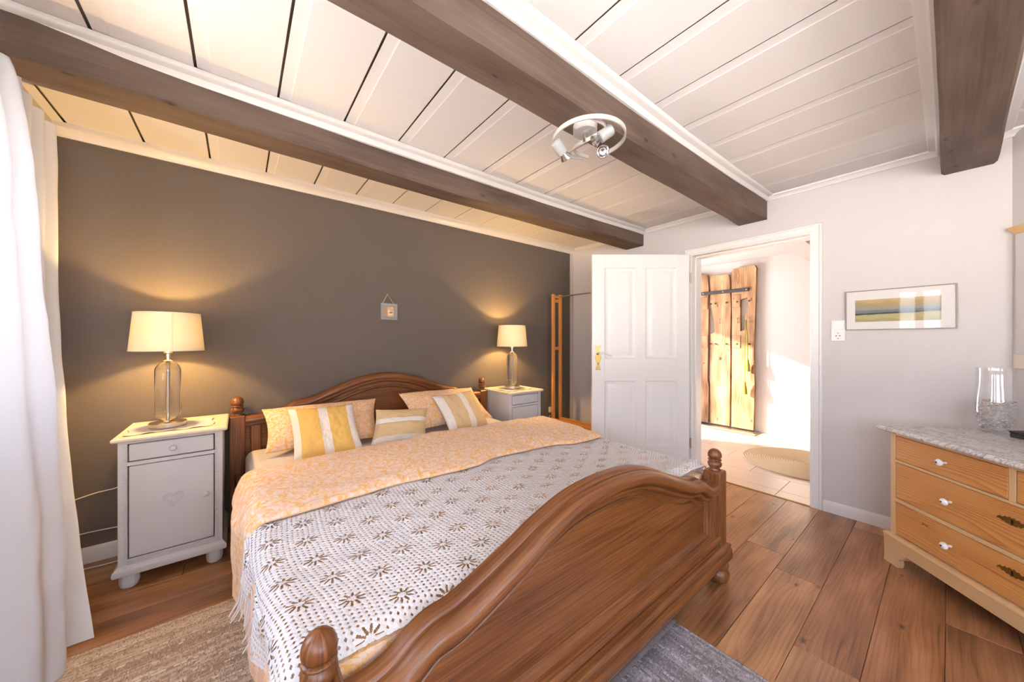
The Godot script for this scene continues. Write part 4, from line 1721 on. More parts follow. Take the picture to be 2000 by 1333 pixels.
	s = Shape.new()
	s.lathe([Vector2(0.020, 0.0245), Vector2(0.018, 0.031), Vector2(0.0, 0.031)], Vector3.ZERO, 24)
	part("collar", s, mats.nickel, l, 40.0)
	s = Shape.new()
	s.lathe([Vector2(0.012, 0.349), Vector2(0.020, 0.352), Vector2(0.011, 0.358), Vector2(0.011, 0.392), Vector2(0.019, 0.396), Vector2(0.019, 0.425), Vector2(0.0, 0.428)], Vector3.ZERO, 24)
	part("neck", s, mats.nickel, l, 40.0)
	s = Shape.new()
	s.tube([Vector3(0, 0.034, 0), Vector3(0, 0.345, 0)], 0.005, 12)
	part("inner_rod", s, mats.nickel, l)
	# shade: an open drum with a thin wall
	s = Shape.new()
	s.lathe([Vector2(0.1475, 0.408), Vector2(0.1490, 0.408), Vector2(0.1320, 0.612), Vector2(0.1305, 0.612), Vector2(0.1475, 0.408)], Vector3.ZERO, 64, false)
	var sh := part("lamp_shade", s, mats.lamp_shade, l, 30.0)
	s = Shape.new()
	s.lathe([Vector2(0.1474, 0.4075), Vector2(0.1498, 0.4075), Vector2(0.1494, 0.414), Vector2(0.1470, 0.414), Vector2(0.1474, 0.4075)], Vector3.ZERO, 64, false)
	s.lathe([Vector2(0.1303, 0.606), Vector2(0.1330, 0.606), Vector2(0.1326, 0.6125), Vector2(0.1301, 0.6125), Vector2(0.1303, 0.606)], Vector3.ZERO, 64, false)
	part("rim_tape", s, mats.lamp_shade, sh, 30.0)
	# seam of the shade, turned to the room
	s = Shape.new()
	var sd := Vector3(0.22, 0, 0.975)
	s.tube([sd * 0.1478 + Vector3(0, 0.412, 0), sd * 0.1310 + Vector3(0, 0.608, 0)], 0.0022, 6)
	part("seam", s, mats.lamp_shade, sh)
	# arms that carry the shade
	for k in 3:
		var a := TAU * k / 3.0 + 0.4
		s = Shape.new()
		s.tube([Vector3(0.018 * cos(a), 0.426, 0.018 * sin(a)), Vector3(0.07 * cos(a), 0.42, 0.07 * sin(a)), Vector3(0.146 * cos(a), 0.418, 0.146 * sin(a))], 0.0018, 5)
		part("shade_arm", s, mats.nickel, l)
	s = Shape.new()
	s.lathe([Vector2(0.012, 0.428), Vector2(0.014, 0.45), Vector2(0.028, 0.485), Vector2(0.030, 0.51), Vector2(0.024, 0.535), Vector2(0.012, 0.547), Vector2(0.001, 0.549)], Vector3.ZERO, 20)
	part("bulb", s, mats.bulb, l, 60.0)
	var o := OmniLight3D.new()
	o.name = "bulb_light"
	o.light_color = Color(1.0, 0.81, 0.50)
	o.light_energy = 1.0
	o.light_size = 0.015
	o.omni_range = 8.0
	o.omni_attenuation = 2.0
	o.shadow_enabled = true
	l.add_child(o)
	o.position = Vector3(0, 0.507, 0)
	copy_of(l, "glass bodied table lamp with cream shade on the far bedside cabinet", Vector3(2.10, 0.739, -2.655))


func knob(at: Vector3) -> Shape:
	var s := Shape.new()
	var rings := []
	for q in [[0.008, 0.0], [0.006, 0.008], [0.011, 0.012], [0.0145, 0.018], [0.013, 0.024], [0.007, 0.027], [0.001, 0.028]]:
		var r := []
		for k in 16:
			var a := TAU * k / 16.0
			r.append(at + Vector3(q[0] * cos(a), q[0] * sin(a), q[1]))
		rings.append(r)
	s.skin(rings, true, false)
	return s


# ---------------------------------------------------------------- curtains
func curtain_shape(path: Callable, height: float, n: int) -> ArrayMesh:
	var rows := []
	var uvs := []
	var h := 60
	for j in h + 1:
		var y := height * (1.0 - float(j) / h)
		var row := []
		var uv := []
		for i in n + 1:
			var q := float(i) / n
			row.append(path.call(q, y))
			uv.append(Vector2(q, y))
		rows.append(row)
		uvs.append(uv)
	return sheet_mesh(rows, uvs, true)


func build_curtains() -> void:
	var rod := thing("curtain_rod", "slim white curtain rod along the window wall", "curtain rod", Vector3(LEFT, 2.12, 0))
	var s := Shape.new()
	s.tube([Vector3(0.045, 0.0, -2.48), Vector3(0.045, 0.0, -0.6)], 0.010, 10)
	part("rod", s, mats.white_paint, rod)
	for z in [-2.40, -0.65]:
		part("bracket", one_box(Vector3(0.0, -0.02, z), Vector3(0.045, 0.012, z + 0.015)), mats.white_paint, rod)
	# far panel: from the wall corner to the middle
	var far := func(q: float, y: float) -> Vector3:
		var low := clampf((2.15 - y) / 2.15, 0.0, 1.0)
		var z := lerpf(-2.53, -2.125, q) + 0.30 * (1.0 - q) * pow(low, 3.0) + 0.10 * (1.0 - q) * low
		var x := -0.668 + 0.018 * sin(q * 21.0 + 0.6) * (1.0 - 0.3 * low) + (1.0 - q) * (0.055 * low + 0.15 * pow(low, 3.2))
		x += 0.008 * blot.get_noise_2d(q * 60.0, y * 60.0)
		return Vector3(x, y + 0.008, z)
	var c := thing("curtain", "white curtain panel hanging in folds beside the bedside cabinet", "curtain", Vector3.ZERO, 0.0, "white curtain panels")
	mesh_part("cloth", curtain_shape(far, 2.17, 90), mats.curtain_cloth, c)
	var near := func(q: float, y: float) -> Vector3:
		var low := clampf((2.15 - y) / 2.15, 0.0, 1.0)
		var z := lerpf(-2.11, -1.55, q)
		var x := -0.652 + 0.028 * sin(q * 26.0 + 2.2) * (1.0 - 0.4 * low) + 0.165 * sqrt(low) * exp(-pow((q - 0.30) / 0.26, 2.0))
		x += 0.014 * blot.get_noise_2d(q * 50.0, y * 40.0 + 500.0) + 0.006 * blot.get_noise_2d(q * 220.0, y * 170.0 + 900.0)
		return Vector3(x, y + 0.008, z)
	c = thing("curtain", "broad white curtain panel bulging into the room in front of the window", "curtain", Vector3.ZERO, 0.0, "white curtain panels")
	mesh_part("cloth", curtain_shape(near, 2.17, 110), mats.curtain_cloth, c)


# ---------------------------------------------------------------- chest of drawers
func build_chest() -> void:
	var t := thing("chest_of_drawers", "waxed pine chest of drawers with a veined marble top", "chest of drawers", Vector3(2.782, 0, -0.208))
	t.basis = Basis(Vector3(-0.743, 0, 0.669), Vector3.UP, Vector3(-0.669, 0, -0.743)).orthonormalized()
	var w := 1.06
	var bare: Material = mats.bare_pine
	var s := Shape.new()
	# carcase: sides, back, rails between the drawers
	s.box(Vector3(0.0, 0.15, -0.50), Vector3(0.028, 0.708, -0.015), 0.002, 1, jitter())
	s.box(Vector3(w - 0.028, 0.15, -0.50), Vector3(w, 0.708, -0.015), 0.002, 1, jitter())
	s.box(Vector3(0.028, 0.15, -0.50), Vector3(w - 0.028, 0.708, -0.485), 0.0, 0, jitter())
	s.box(Vector3(0.028, 0.15, -0.485), Vector3(w - 0.028, 0.165, -0.03), 0.0, 0, jitter())
	for y in [[0.338, 0.357], [0.551, 0.563], [0.693, 0.708]]:
		s.box(Vector3(0.028, y[0], -0.485), Vector3(w - 0.028, y[1], -0.015), 0.001, 0, jitter())
	s.box(Vector3(0.5155, 0.563, -0.485), Vector3(0.5385, 0.693, -0.015), 0.001, 1, jitter())
	part("carcase", s, bare, t)
	# plinth with shaped feet
	s = Shape.new()
	var rr := []
	for x in [-0.012, w + 0.012]:
		var r := []
		for p in [[0.084, -0.03], [0.084, 0.006], [0.140, 0.008], [0.148, 0.012], [0.155, 0.010], [0.158, 0.0], [0.158, -0.03]]:
			r.append(Vector3(x, p[0], p[1]))
		rr.append(r)
	s.skin(rr, true, true, jitter(), true)
	for x in [-0.012, w - 0.006]:
		s.box(Vector3(x, 0.084, -0.50), Vector3(x + 0.018, 0.158, -0.028), 0.002, 2, jitter())
	part("plinth", s, bare, t, 30.0)
	for side in [0.0, 1.0]:
		s = Shape.new()
		var o := PackedVector2Array([Vector2(-0.014, 0.0), Vector2(0.066, 0.0), Vector2(0.074, 0.022), Vector2(0.070, 0.040), Vector2(0.082, 0.052), Vector2(0.100, 0.060), Vector2(0.104, 0.074), Vector2(0.118, 0.086), Vector2(-0.012, 0.086), Vector2(-0.010, 0.04)])
		if side > 0.0:
			for k in o.size():
				o[k].x = w - o[k].x
		s.slab(o, Vector3(0, 0, -0.02), Vector3.RIGHT, Vector3.UP, Vector3(0, 0, 0.026), false, jitter())
		part("foot", s, bare, t)
		part("foot", one_box(Vector3(0.0 if side == 0.0 else w - 0.06, 0.0, -0.49), Vector3(0.06 if side == 0.0 else w, 0.084, -0.43)), bare, t)
	# marble slab
	s = Shape.new()
	var rings := []
	for q in [[0.0, 0.008], [0.004, 0.002], [0.010, 0.0], [0.016, 0.002], [0.022, 0.008], [0.025, 0.014]]:
		var e: float = q[1]
		var y: float = 0.709 + q[0]
		rings.append([Vector3(-0.036 + e, y, -0.515), Vector3(w + 0.036 - e, y, -0.515), Vector3(w + 0.036 - e, y, 0.026 - e), Vector3(-0.036 + e, y, 0.026 - e)])
	s.skin(rings, true, false, Vector2.ZERO, true)
	s.face([rings[5][3], rings[5][2], rings[5][1], rings[5][0]], 0, Vector2.ZERO)
	s.face([rings[0][0], rings[0][1], rings[0][2], rings[0][3]], 0, Vector2.ZERO)
	part("marble_top", s, mats.marble, t, 30.0).set_meta("label", "grey veined marble slab")
	# drawers
	for dr in [[0.0305, 0.5130, 0.5655, 0.6905], [0.541, w - 0.0305, 0.5655, 0.6905], [0.0305, w - 0.0305, 0.3595, 0.5485], [0.0305, w - 0.0305, 0.1675, 0.3355]]:
		var d := part("drawer", one_box(Vector3(dr[0], dr[2], -0.44), Vector3(dr[1], dr[3], -0.0155), 0.002), mats.pine, t)
		var y: float = (dr[2] + dr[3]) / 2.0 + 0.004
		var broad: bool = dr[1] - dr[0] > 0.6
		for x in ([0.303, w - 0.303] if broad else [(dr[0] + dr[1]) / 2.0 + 0.01]):
			var k := Shape.new()
			var kr := []
			for q in [[0.006, 0.0], [0.005, 0.014], [0.010, 0.018], [0.0155, 0.023], [0.0165, 0.029], [0.013, 0.035], [0.006, 0.038], [0.001, 0.0385]]:
				var r := []
				for j in 18:
					var a := TAU * j / 18.0
					r.append(Vector3(x + q[0] * cos(a), y + q[0] * sin(a), -0.0155 + q[1]))
				kr.append(r)
			k.skin(kr, true, false)
			part("knob", k, mats.porcelain, d, 60.0).set_meta("label", "white porcelain knob")
			var pin := Shape.new()
			pin.tube([Vector3(x, y, 0.0225), Vector3(x, y, 0.0242)], 0.0042, 10)
			part("knob_pin", pin, mats.black_iron, d)
		if broad:
			# pierced brass keyhole plate
			var e := Shape.new()
			var o := PackedVector2Array()
			for side in [1.0, -1.0]:
				for k in 25:
					var f := (k / 24.0) * 2.0 - 1.0
					o.append(Vector2(side * f * -0.050, side * -(0.004 + 0.010 * pow(cos(f * PI / 2.0), 2.0) + 0.003 * sin(f * 21.0))))
			e.slab(o, Vector3(w / 2.0, y + 0.026, -0.0155), Vector3.RIGHT, Vector3.UP, Vector3(0, 0, 0.003))
			var pl := part("keyhole_plate", e, mats.old_brass, d)
			pl.set_meta("label", "dark brass keyhole plate")
			part("keyhole", one_box(Vector3(w / 2.0 - 0.003, y + 0.016, -0.0128), Vector3(w / 2.0 + 0.003, y + 0.034, -0.0119)), mats.black, pl)

	# glass vase full of clear nuggets
	var base := t.position + t.basis * Vector3(0.06, 0.7345, -0.425)
	var v := thing("glass_vase", "clear glass vase with glass nuggets on the marble top", "vase", base)
	s = Shape.new()
	var outer := [Vector2(0.042, 0.0), Vector2(0.046, 0.002), Vector2(0.047, 0.008), Vector2(0.052, 0.020), Vector2(0.062, 0.045), Vector2(0.069, 0.08), Vector2(0.071, 0.12), Vector2(0.069, 0.17), Vector2(0.064, 0.22), Vector2(0.060, 0.27), Vector2(0.060, 0.315), Vector2(0.0605, 0.327)]
	var prof := [Vector2(0.001, 0.0)]
	prof.append_array(outer)
	prof.append(Vector2(0.0590, 0.329))
	for k in range(outer.size() - 1, 2, -1):
		prof.append(Vector2(outer[k].x - 0.0028, maxf(outer[k].y, 0.014)))
	prof.append(Vector2(0.030, 0.014))
	prof.append(Vector2(0.001, 0.013))
	s.lathe(prof, Vector3.ZERO, 56, false)
	part("vase_wall", s, mats.thin_glass, v, 40.0)
	var nug := SphereMesh.new()
	nug.radius = 0.5
	nug.height = 1.0
	nug.radial_segments = 10
	nug.rings = 5
	nug.material = mats.lamp_glass
	var mm := MultiMesh.new()
	mm.transform_format = MultiMesh.TRANSFORM_3D
	mm.mesh = nug
	var spots := []
	var y := 0.022
	while y < 0.170:
		var lim := 0.0
		for k in outer.size() - 1:
			if y >= outer[k].y and y <= outer[k + 1].y:
				lim = lerpf(outer[k].x, outer[k + 1].x, (y - outer[k].y) / (outer[k + 1].y - outer[k].y)) - 0.0145
		var rad := lim
		while rad > 0.004:
			var count := int(TAU * rad / 0.0215)
			var turn := rng.randf() * TAU
			for k in maxi(count, 1):
				var a := turn + TAU * k / maxi(count, 1)
				if y > 0.15 and rng.randf() < 0.35:
					continue
				var b := Basis.from_euler(Vector3(rng.randf_range(-0.7, 0.7), rng.randf() * TAU, rng.randf_range(-0.7, 0.7))).scaled_local(Vector3(0.018, 0.0105, 0.018))
				spots.append(Transform3D(b, Vector3(rad * cos(a), y, rad * sin(a))))
			rad -= 0.020
		y += 0.0125
	mm.instance_count = spots.size()
	for k in spots.size():
		mm.set_instance_transform(k, spots[k])
	var mi := MultiMeshInstance3D.new()
	mi.name = "glass_nuggets"
	mi.multimesh = mm
	add_child(mi)
	mi.position = base
	tag(mi, "heap of clear glass nuggets inside the glass vase", "nuggets", "", "stuff")
	# black box behind the vase
	var bb := thing("black_box", "small black box beside the glass vase on the marble top", "box", t.position + t.basis * Vector3(0.185, 0.7345, -0.44), -0.8)
	s = Shape.new()
	s.box(Vector3(-0.05, 0.0, -0.035), Vector3(0.05, 0.022, 0.035), 0.003)
	part("box_body", s, mats.black, bb)
	s = Shape.new()
	s.box(Vector3(-0.052, 0.022, -0.037), Vector3(0.052, 0.032, 0.037), 0.003)
	part("box_lid", s, mats.black, bb)

	# cabinet on the slanting wall, of which only the edge shows
	var a := Vector3(3.25, 0, 0.212) + Vector3(-0.743, 0, 0.669) * 0.03
	var c := thing("wall_cabinet", "white wall cabinet with pale wooden cornice above the marble topped chest", "cabinet", a)
	c.basis = Basis(Vector3(-0.743, 0, 0.669), Vector3.UP, Vector3(-0.669, 0, -0.743)).orthonormalized()
	part("cabinet_body", one_box(Vector3(0.0, 1.13, 0.001), Vector3(0.7, 1.765, 0.02), 0.002), mats.white_wall, c)
	s = Shape.new()
	rr = []
	for q in [[1.765, 0.0], [1.775, 0.004], [1.785, 0.012], [1.797, 0.016], [1.803, 0.016]]:
		var e: float = q[1]
		rr.append([Vector3(-e, q[0], 0.001), Vector3(0.7 + e, q[0], 0.001), Vector3(0.7 + e, q[0], 0.022 + e), Vector3(-e, q[0], 0.022 + e)])
	s.skin(rr, true, true, Vector2.ZERO, true)
	part("cornice", s, mats.bare_pine, c, 30.0)
	part("base_board", one_box(Vector3(-0.004, 1.055, 0.001), Vector3(0.704, 1.13, 0.024), 0.002), mats.cabinet_top, c)


# ---------------------------------------------------------------- clothes rack
func build_rack() -> void:
	var t := thing("clothes_rack", "wooden clothes rack with metal rail behind the open door", "clothes rack", Vector3(2.82, 0, -2.36))
	for z in [-0.39, 0.36]:
		for x in [-0.055, 0.055]:
			part("upright", one_box(Vector3(x - 0.018, 0.0, z - 0.014), Vector3(x + 0.018, 1.725, z + 0.014), 0.003, 1), mats.beech, t)
		for y in [1.635, 1.10, 0.16]:
			part("crosspiece", one_box(Vector3(-0.037, y, z - 0.010), Vector3(0.037, y + 0.035, z + 0.010), 0.003), mats.beech, t)
		part("rail_block", one_box(Vector3(-0.037, 1.685, z - 0.012), Vector3(0.037, 1.712, z + 0.012), 0.003), mats.beech, t)
	for x in [-0.055, 0.055]:
		part("long_rail", one_box(Vector3(x - 0.012, 0.30, -0.376), Vector3(x + 0.012, 0.335, 0.346), 0.003, 2), mats.beech, t)
	part("foot_rail", one_box(Vector3(-0.03, 0.10, -0.376), Vector3(0.03, 0.125, 0.346), 0.003, 2), mats.beech, t)
	var s := Shape.new()
	s.tube([Vector3(0.03, 1.70, -0.40), Vector3(0.03, 1.70, 0.37)], 0.008, 10)
	part("hanging_rail", s, mats.steel, t)


func rug_shape(lo: Vector2, hi: Vector2, u_along_z: bool, ribs: float) -> ArrayMesh:
	# ribbed cloth: rows run across the rags
	var rows := []
	var uvs := []
	var n := 120
	var m := 60
	for j in n + 1:
		var row := []
		var uv := []
		for i in m + 1:
			var a := float(i) / m
			var b := float(j) / n
			var x := lerpf(lo.x, hi.x, b if u_along_z else a)
			var z := lerpf(lo.y, hi.y, a if u_along_z else b)
			var edge := minf(minf(a, 1.0 - a), minf(b, 1.0 - b))
			var y := 0.0075 + 0.0012 * sin((x if u_along_z else z) * ribs) + 0.0016 * blot.get_noise_2d(x * 200.0, z * 200.0)
			if edge < 0.001:
				y = 0.001
			row.append(Vector3(x, y, z))
			uv.append(Vector2(z, x) if u_along_z else Vector2(x, z))
		rows.append(row)
		uvs.append(uv)
	return sheet_mesh(rows, uvs, not u_along_z)


func build_rugs() -> void:
	var r := thing("rag_rug", "beige woven rag rug beside the bed under the curtain end", "rug", Vector3.ZERO, 0.0, "woven rag rugs")
	mesh_part("rug_cloth", rug_shape(Vector2(-0.60, -2.065), Vector2(0.30, -1.15), false, 330.0), mats.rug_0, r)
	r = thing("rag_rug", "grey woven rag rug with a frayed edge at the foot of the bed", "rug", Vector3.ZERO, 0.0, "woven rag rugs")
	mesh_part("rug_cloth", rug_shape(Vector2(0.55, -0.722), Vector2(1.462, 0.75), true, 330.0), mats.rug_1, r)
	var s := Shape.new()
	for k in 230:
		var x := 0.552 + 0.908 * k / 229.0
		s.tube([Vector3(x, 0.006, -0.718), Vector3(x + rng.randf_range(-0.004, 0.004), 0.005, -0.735), Vector3(x + rng.randf_range(-0.008, 0.008), 0.002, -0.752)], 0.0016, 4)
	var f := part("fringe", s, mats.rug_1, r, 80.0)
	f.set_meta("kind", "stuff")


# ---------------------------------------------------------------- ceiling light
func build_ceiling_lamp() -> void:
	var at := Vector3(1.212, 2.146, -1.0)
	var t := thing("ring_spotlight", "white ring shaped ceiling spotlight with three heads on the beam", "ceiling lamp", at)
	var s := Shape.new()
	s.lathe([Vector2(0.046, -0.034), Vector2(0.052, -0.032), Vector2(0.052, 0.0)], Vector3(-0.02, 0, 0.01), 32)
	part("ceiling_plate", s, mats.lamp_white, t, 40.0)
	s = Shape.new()
	s.lathe([Vector2(0.010, -0.075), Vector2(0.010, -0.034)], Vector3(-0.02, 0, 0.01), 12)
	part("stem", s, mats.chrome, t)
	# open ring of flat band
	var c := Vector3(-0.02, -0.068, 0.03)
	var rr := 0.152
	var rings := []
	for k in 73:
		var a := deg_to_rad(-20.0 + 330.0 * k / 72.0)
		var d := Vector3(cos(a), 0, sin(a))
		rings.append([c + d * (rr - 0.003) + Vector3(0, -0.009, 0), c + d * (rr + 0.003) + Vector3(0, -0.009, 0), c + d * (rr + 0.003) + Vector3(0, 0.009, 0), c + d * (rr - 0.003) + Vector3(0, 0.009, 0)])
	s = Shape.new()
	s.skin(rings, true, true)
	part("ring", s, mats.lamp_white, t, 40.0)
	# S-shaped arm from ring to ring through the stem
	s = Shape.new()
	var path := []
	for k in 25:
		var f := k / 24.0
		var u := lerpf(-1.0, 1.0, f)
		path.append(c + Vector3(0.150 * u * 0.77 - 0.045 * sin(u * PI), 0.0, 0.150 * u * -0.64 - 0.05 * sin(u * PI)) * (1.0))
	var rs := []
	for k in path.size():
		var d: Vector3 = (path[mini(k + 1, 24)] - path[maxi(k - 1, 0)]).normalized()
		var side := d.cross(Vector3.UP)
		rs.append([path[k] - side * 0.0025 + Vector3(0, -0.008, 0), path[k] + side * 0.0025 + Vector3(0, -0.008, 0), path[k] + side * 0.0025 + Vector3(0, 0.008, 0), path[k] - side * 0.0025 + Vector3(0, 0.008, 0)])
	s.skin(rs, true, true)
	part("arm", s, mats.lamp_white, t, 40.0)
	# heads: where on the ring, where they point
	for hd in [[Vector3(-0.105, -0.040, -0.075), Vector3(0.80, -0.40, -0.10)], [Vector3(0.056, -0.052, 0.030), Vector3(-0.72, -0.42, 0.60)], [Vector3(0.000, -0.018, 0.088), Vector3(-0.55, -0.50, -0.55)]]:
		var d: Vector3 = (hd[1] as Vector3).normalized()
		var p: Vector3 = c + hd[0]
		var head := Node3D.new()
		head.name = "spot_head"
		t.add_child(head, true)
		head.position = p
		head.basis = Basis(Quaternion(Vector3.UP, d))
		s = Shape.new()
		s.lathe([Vector2(0.006, -0.034), Vector2(0.021, -0.030), Vector2(0.024, -0.024), Vector2(0.024, 0.026), Vector2(0.021, 0.028)], Vector3.ZERO, 24)
		part("housing", s, mats.lamp_grey, head, 40.0)
		s = Shape.new()
		s.lathe([Vector2(0.012, 0.026), Vector2(0.014, 0.034), Vector2(0.024, 0.052), Vector2(0.0255, 0.056), Vector2(0.024, 0.057), Vector2(0.013, 0.040), Vector2(0.002, 0.038)], Vector3.ZERO, 24, false)
		part("reflector", s, mats.chrome, head, 40.0)
		s = Shape.new()
		s.tube([p - Vector3(0, 0.0, 0) - d * 0.01, p + Vector3(0, 0.03, 0) - d * 0.012], 0.005, 8)
		part("joint", s, mats.lamp_white, t)


# ---------------------------------------------------------------- things on the walls
func build_wall_things() -> void:
	# little picture on a string
	var t := thing("small_picture", "tiny grey framed picture hanging by a cord on the dark wall", "picture", Vector3(0.976, 1.4435, BACK))
	var s := Shape.new()
	var h := 0.068
	var k := 0.042
	s.box(Vector3(-h, -h, 0.002), Vector3(h, -k, 0.020), 0.002)
	s.box(Vector3(-h, k, 0.002), Vector3(h, h, 0.020), 0.002)
	s.box(Vector3(-h, -k, 0.002), Vector3(-k, k, 0.020), 0.002)
	s.box(Vector3(k, -k, 0.002), Vector3(h, k, 0.020), 0.002)
	var frame_mat := plain("grey_wood", srgb(150, 152, 152), 0.6)
	part("frame", s, frame_mat, t)
	var im := PackedByteArray()
	var w := 96
	im.resize(w * w * 3)
	for j in w:
		for i in w:
			var n := blot.get_noise_2d(i * 3.0, j * 3.0)
			var c := srgb(206, 164, 122).lerp(srgb(224, 196, 160), clampf(0.5 + n, 0.0, 1.0))
			var x := i / float(w)
			var y := j / float(w)
			if x < 0.35:
				c = c.lerp(srgb(150, 116, 88), clampf(0.5 + 1.5 * blot.get_noise_2d(i * 9.0, j * 5.0), 0.0, 0.8))
			# a pale rounded form with a dark fold
			if pow((x - 0.64) / 0.24, 2.0) + pow((y - 0.66) / 0.2, 2.0) < 1.0 or pow((x - 0.48) / 0.10, 2.0) + pow((y - 0.42) / 0.16, 2.0) < 1.0:
				c = srgb(234, 214, 184)
			if pow((x - 0.70) / 0.17, 2.0) + pow((y - 0.58) / 0.07, 2.0) < 1.0:
				c = srgb(128, 112, 88)
			var o := (j * w + i) * 3
			im[o] = int(c.r * 255.0)
			im[o + 1] = int(c.g * 255.0)
			im[o + 2] = int(c.b * 255.0)
	var pm := textured("small_print", to_image(w, w, im), Vector2(1, 1), 0.8)
	part("print", picture_plane(Vector3(-k, -k, 0.006), Vector3(2 * k, 0, 0), Vector3(0, 2 * k, 0), Vector3(0, 0, 0.002)), pm, t)
	s = Shape.new()
	s.tube([Vector3(-0.05, h, 0.010), Vector3(-0.014, 0.142, 0.010)], 0.0024, 5)
	s.tube([Vector3(0.04, h, 0.010), Vector3(-0.014, 0.142, 0.010)], 0.0024, 5)
	part("cord", s, mats.jute, t)
	s = Shape.new()
	s.tube([Vector3(-0.014, 0.143, 0.0), Vector3(-0.014, 0.143, 0.014)], 0.0035, 8)
	part("nail", s, mats.steel, t)

	# long framed print on the door wall: local x runs towards +z
	t = thing("framed_print", "long thin framed landscape print behind glass on the white door wall", "picture", Vector3(RIGHT, 1.403, -0.2015))
	t.basis = Basis(Vector3(0, 0, 1), Vector3.UP, Vector3(-1, 0, 0))
	var fw := 0.2345
	var fh := 0.131
	s = Shape.new()
	s.box(Vector3(-fw, -fh, 0.0), Vector3(fw, -fh + 0.006, 0.018), 0.001)
	s.box(Vector3(-fw, fh - 0.006, 0.0), Vector3(fw, fh, 0.018), 0.001)
	s.box(Vector3(-fw, -fh + 0.006, 0.0), Vector3(-fw + 0.006, fh - 0.006, 0.018), 0.001)
	s.box(Vector3(fw - 0.006, -fh + 0.006, 0.0), Vector3(fw, fh - 0.006, 0.018), 0.001)
	part("frame", s, plain("frame_grey", srgb(150, 140, 128), 0.4), t)
	part("mount", one_box(Vector3(-fw + 0.006, -fh + 0.006, 0.004), Vector3(fw - 0.006, fh - 0.006, 0.009)), plain("mount_card", srgb(232, 226, 220), 0.9), t)
	var pw := 320
	var ph := 96
	im = PackedByteArray()
	im.resize(pw * ph * 3)
	for j in ph:
		for i in pw:
			var x := i / float(pw)
			var y := j / float(ph)
			var n := blot.get_noise_2d(i * 0.7, j * 2.4)
			var c := srgb(196, 172, 118).lerp(srgb(176, 146, 92), smoothstep(0.0, 0.2, y + n * 0.1))
			c = c.lerp(srgb(152, 146, 128), smoothstep(0.22, 0.38, y - 0.10 * sin(x * 2.6) + 0.06 + n * 0.05))
			c = c.lerp(srgb(110, 118, 124), smoothstep(0.42, 0.52, y + n * 0.05))
			c = c.lerp(srgb(48, 52, 58), smoothstep(0.58, 0.63, y + n * 0.02))
			var shore := 0.665 - 0.05 * x + n * 0.02
			c = c.lerp(srgb(180, 168, 112), smoothstep(shore, shore + 0.03, y))
			c = c.lerp(srgb(164, 150, 92), smoothstep(0.85, 1.0, y + n * 0.2))
			# a row of tiny posts
			if x > 0.24 and x < 0.33 and y > 0.46 and y < 0.56 and int(x * 320.0) % 5 == 0:
				c = srgb(70, 70, 70)
			var o := (j * pw + i) * 3
			im[o] = int(c.r * 255.0)
			im[o + 1] = int(c.g * 255.0)
			im[o + 2] = int(c.b * 255.0)
	pm = textured("landscape_print", to_image(pw, ph, im), Vector2(1, 1), 0.8)
	part("print", picture_plane(Vector3(-0.187, -0.077, 0.009), Vector3(0.362, 0, 0), Vector3(0, 0.145, 0), Vector3(0, 0, 0.001)), pm, t)
	part("pane", one_box(Vector3(-fw + 0.005, -fh + 0.005, 0.012), Vector3(fw - 0.005, fh - 0.005, 0.014)), mats.picture_glass, t)

	# switch above a socket
	t = thing("wall_socket", "white switch and power socket stacked beside the door frame", "socket", Vector3(RIGHT, 1.2715, -0.473))
	t.basis = Basis(Vector3(0, 0, 1), Vector3.UP, Vector3(-1, 0, 0))
	part("cover_plate", one_box(Vector3(-0.036, -0.071, 0.0), Vector3(0.036, 0.071, 0.009), 0.002), mats.plastic, t)
	part("rocker", one_box(Vector3(-0.028, 0.008, 0.009), Vector3(0.028, 0.064, 0.013), 0.002), mats.plastic, t)
	s = Shape.new()
	var rings := []
	for q in [[0.029, 0.009], [0.029, 0.0105], [0.020, 0.0105], [0.0195, 0.001], [0.001, 0.001]]:
		var r := []
		for j in 28:
			var a := TAU * j / 28.0
			r.append(Vector3(q[0] * cos(a), -0.036 + q[0] * sin(a), q[1]))
		rings.append(r)
	s.skin(rings, true, false)
	part("socket_well", s, mats.plastic, t, 30.0)
	s = Shape.new()
	for x in [-0.009, 0.009]:
		s.tube([Vector3(x, -0.036, 0.0012), Vector3(x, -0.036, 0.0106)], 0.0036, 8)
	for y in [-0.0545, -0.0175]:
		s.box(Vector3(-0.004, y - 0.002, 0.003), Vector3(0.004, y + 0.002, 0.0110))
	part("contacts", s, mats.black_iron, t)


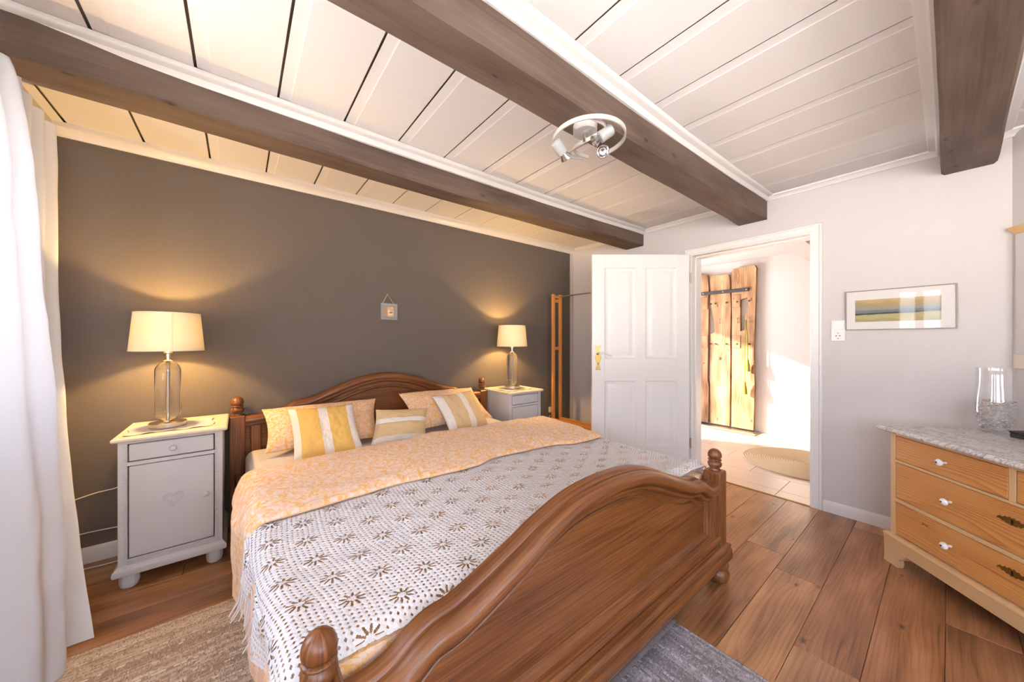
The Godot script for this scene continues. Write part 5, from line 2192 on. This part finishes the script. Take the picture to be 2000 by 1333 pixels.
# flat sheet whose picture fills it once
func picture_plane(at: Vector3, across: Vector3, up: Vector3, deep: Vector3) -> Shape:
	var s := Shape.new()
	var a := s.vert(at + deep)
	var b := s.vert(at + across + deep)
	var c := s.vert(at + across + up + deep)
	var d := s.vert(at + up + deep)
	s.quad(a, b, c, d, Vector2(0, 1), Vector2(1, 1), Vector2(1, 0), Vector2(0, 0))
	var e := s.vert(at)
	var f := s.vert(at + across)
	var g := s.vert(at + across + up)
	var h := s.vert(at + up)
	for q in [[e, f, b, a], [f, g, c, b], [g, h, d, c], [h, e, a, d], [f, e, h, g]]:
		s.quad(q[0], q[1], q[2], q[3], Vector2(0.5, 0.01), Vector2(0.5, 0.01), Vector2(0.5, 0.01), Vector2(0.5, 0.01))
	return s


func cable(label: String, pts: Array) -> void:
	var curve := Curve3D.new()
	for k in pts.size():
		var t: Vector3 = (pts[mini(k + 1, pts.size() - 1)] - pts[maxi(k - 1, 0)]) / 5.0
		curve.add_point(pts[k], -t, t)
	var path := []
	var n := 40
	for k in n + 1:
		path.append(curve.sample_baked(curve.get_baked_length() * k / n, true))
	var s := Shape.new()
	s.tube(path, 0.003, 6)
	tag(part("power_cable", s, mats.cable, self), label, "cable", "white lamp cables")


func build_cables() -> void:
	cable("white cable sagging along the dark wall from cabinet towards the curtain", [Vector3(-0.42, 0.44, -2.872), Vector3(-0.52, 0.385, -2.880), Vector3(-0.62, 0.37, -2.882), Vector3(-0.735, 0.34, -2.880)])
	cable("white cable low on the dark wall just above the baseboard", [Vector3(-0.42, 0.14, -2.872), Vector3(-0.52, 0.16, -2.880), Vector3(-0.64, 0.165, -2.880), Vector3(-0.74, 0.16, -2.880)])
	cable("white cable lying on the floor along the baseboard beside the cabinet", [Vector3(-0.44, 0.004, -2.82), Vector3(-0.55, 0.004, -2.80), Vector3(-0.66, 0.004, -2.81), Vector3(-0.74, 0.004, -2.80)])
	cable("white cable hanging between far bedside cabinet and clothes rack", [Vector3(2.33, 0.36, -2.872), Vector3(2.40, 0.26, -2.870), Vector3(2.52, 0.24, -2.868), Vector3(2.70, 0.20, -2.872), Vector3(2.84, 0.34, -2.872)])
	var s := Shape.new()
	s.box(Vector3(-0.02, -0.03, 0.0), Vector3(0.02, 0.03, 0.03), 0.004)
	var p := part("cable_switch", s, mats.cable, self)
	p.position = Vector3(2.845, 0.40, BACK)
	tag(p, "small white plug block on the dark wall by clothes rack", "plug")
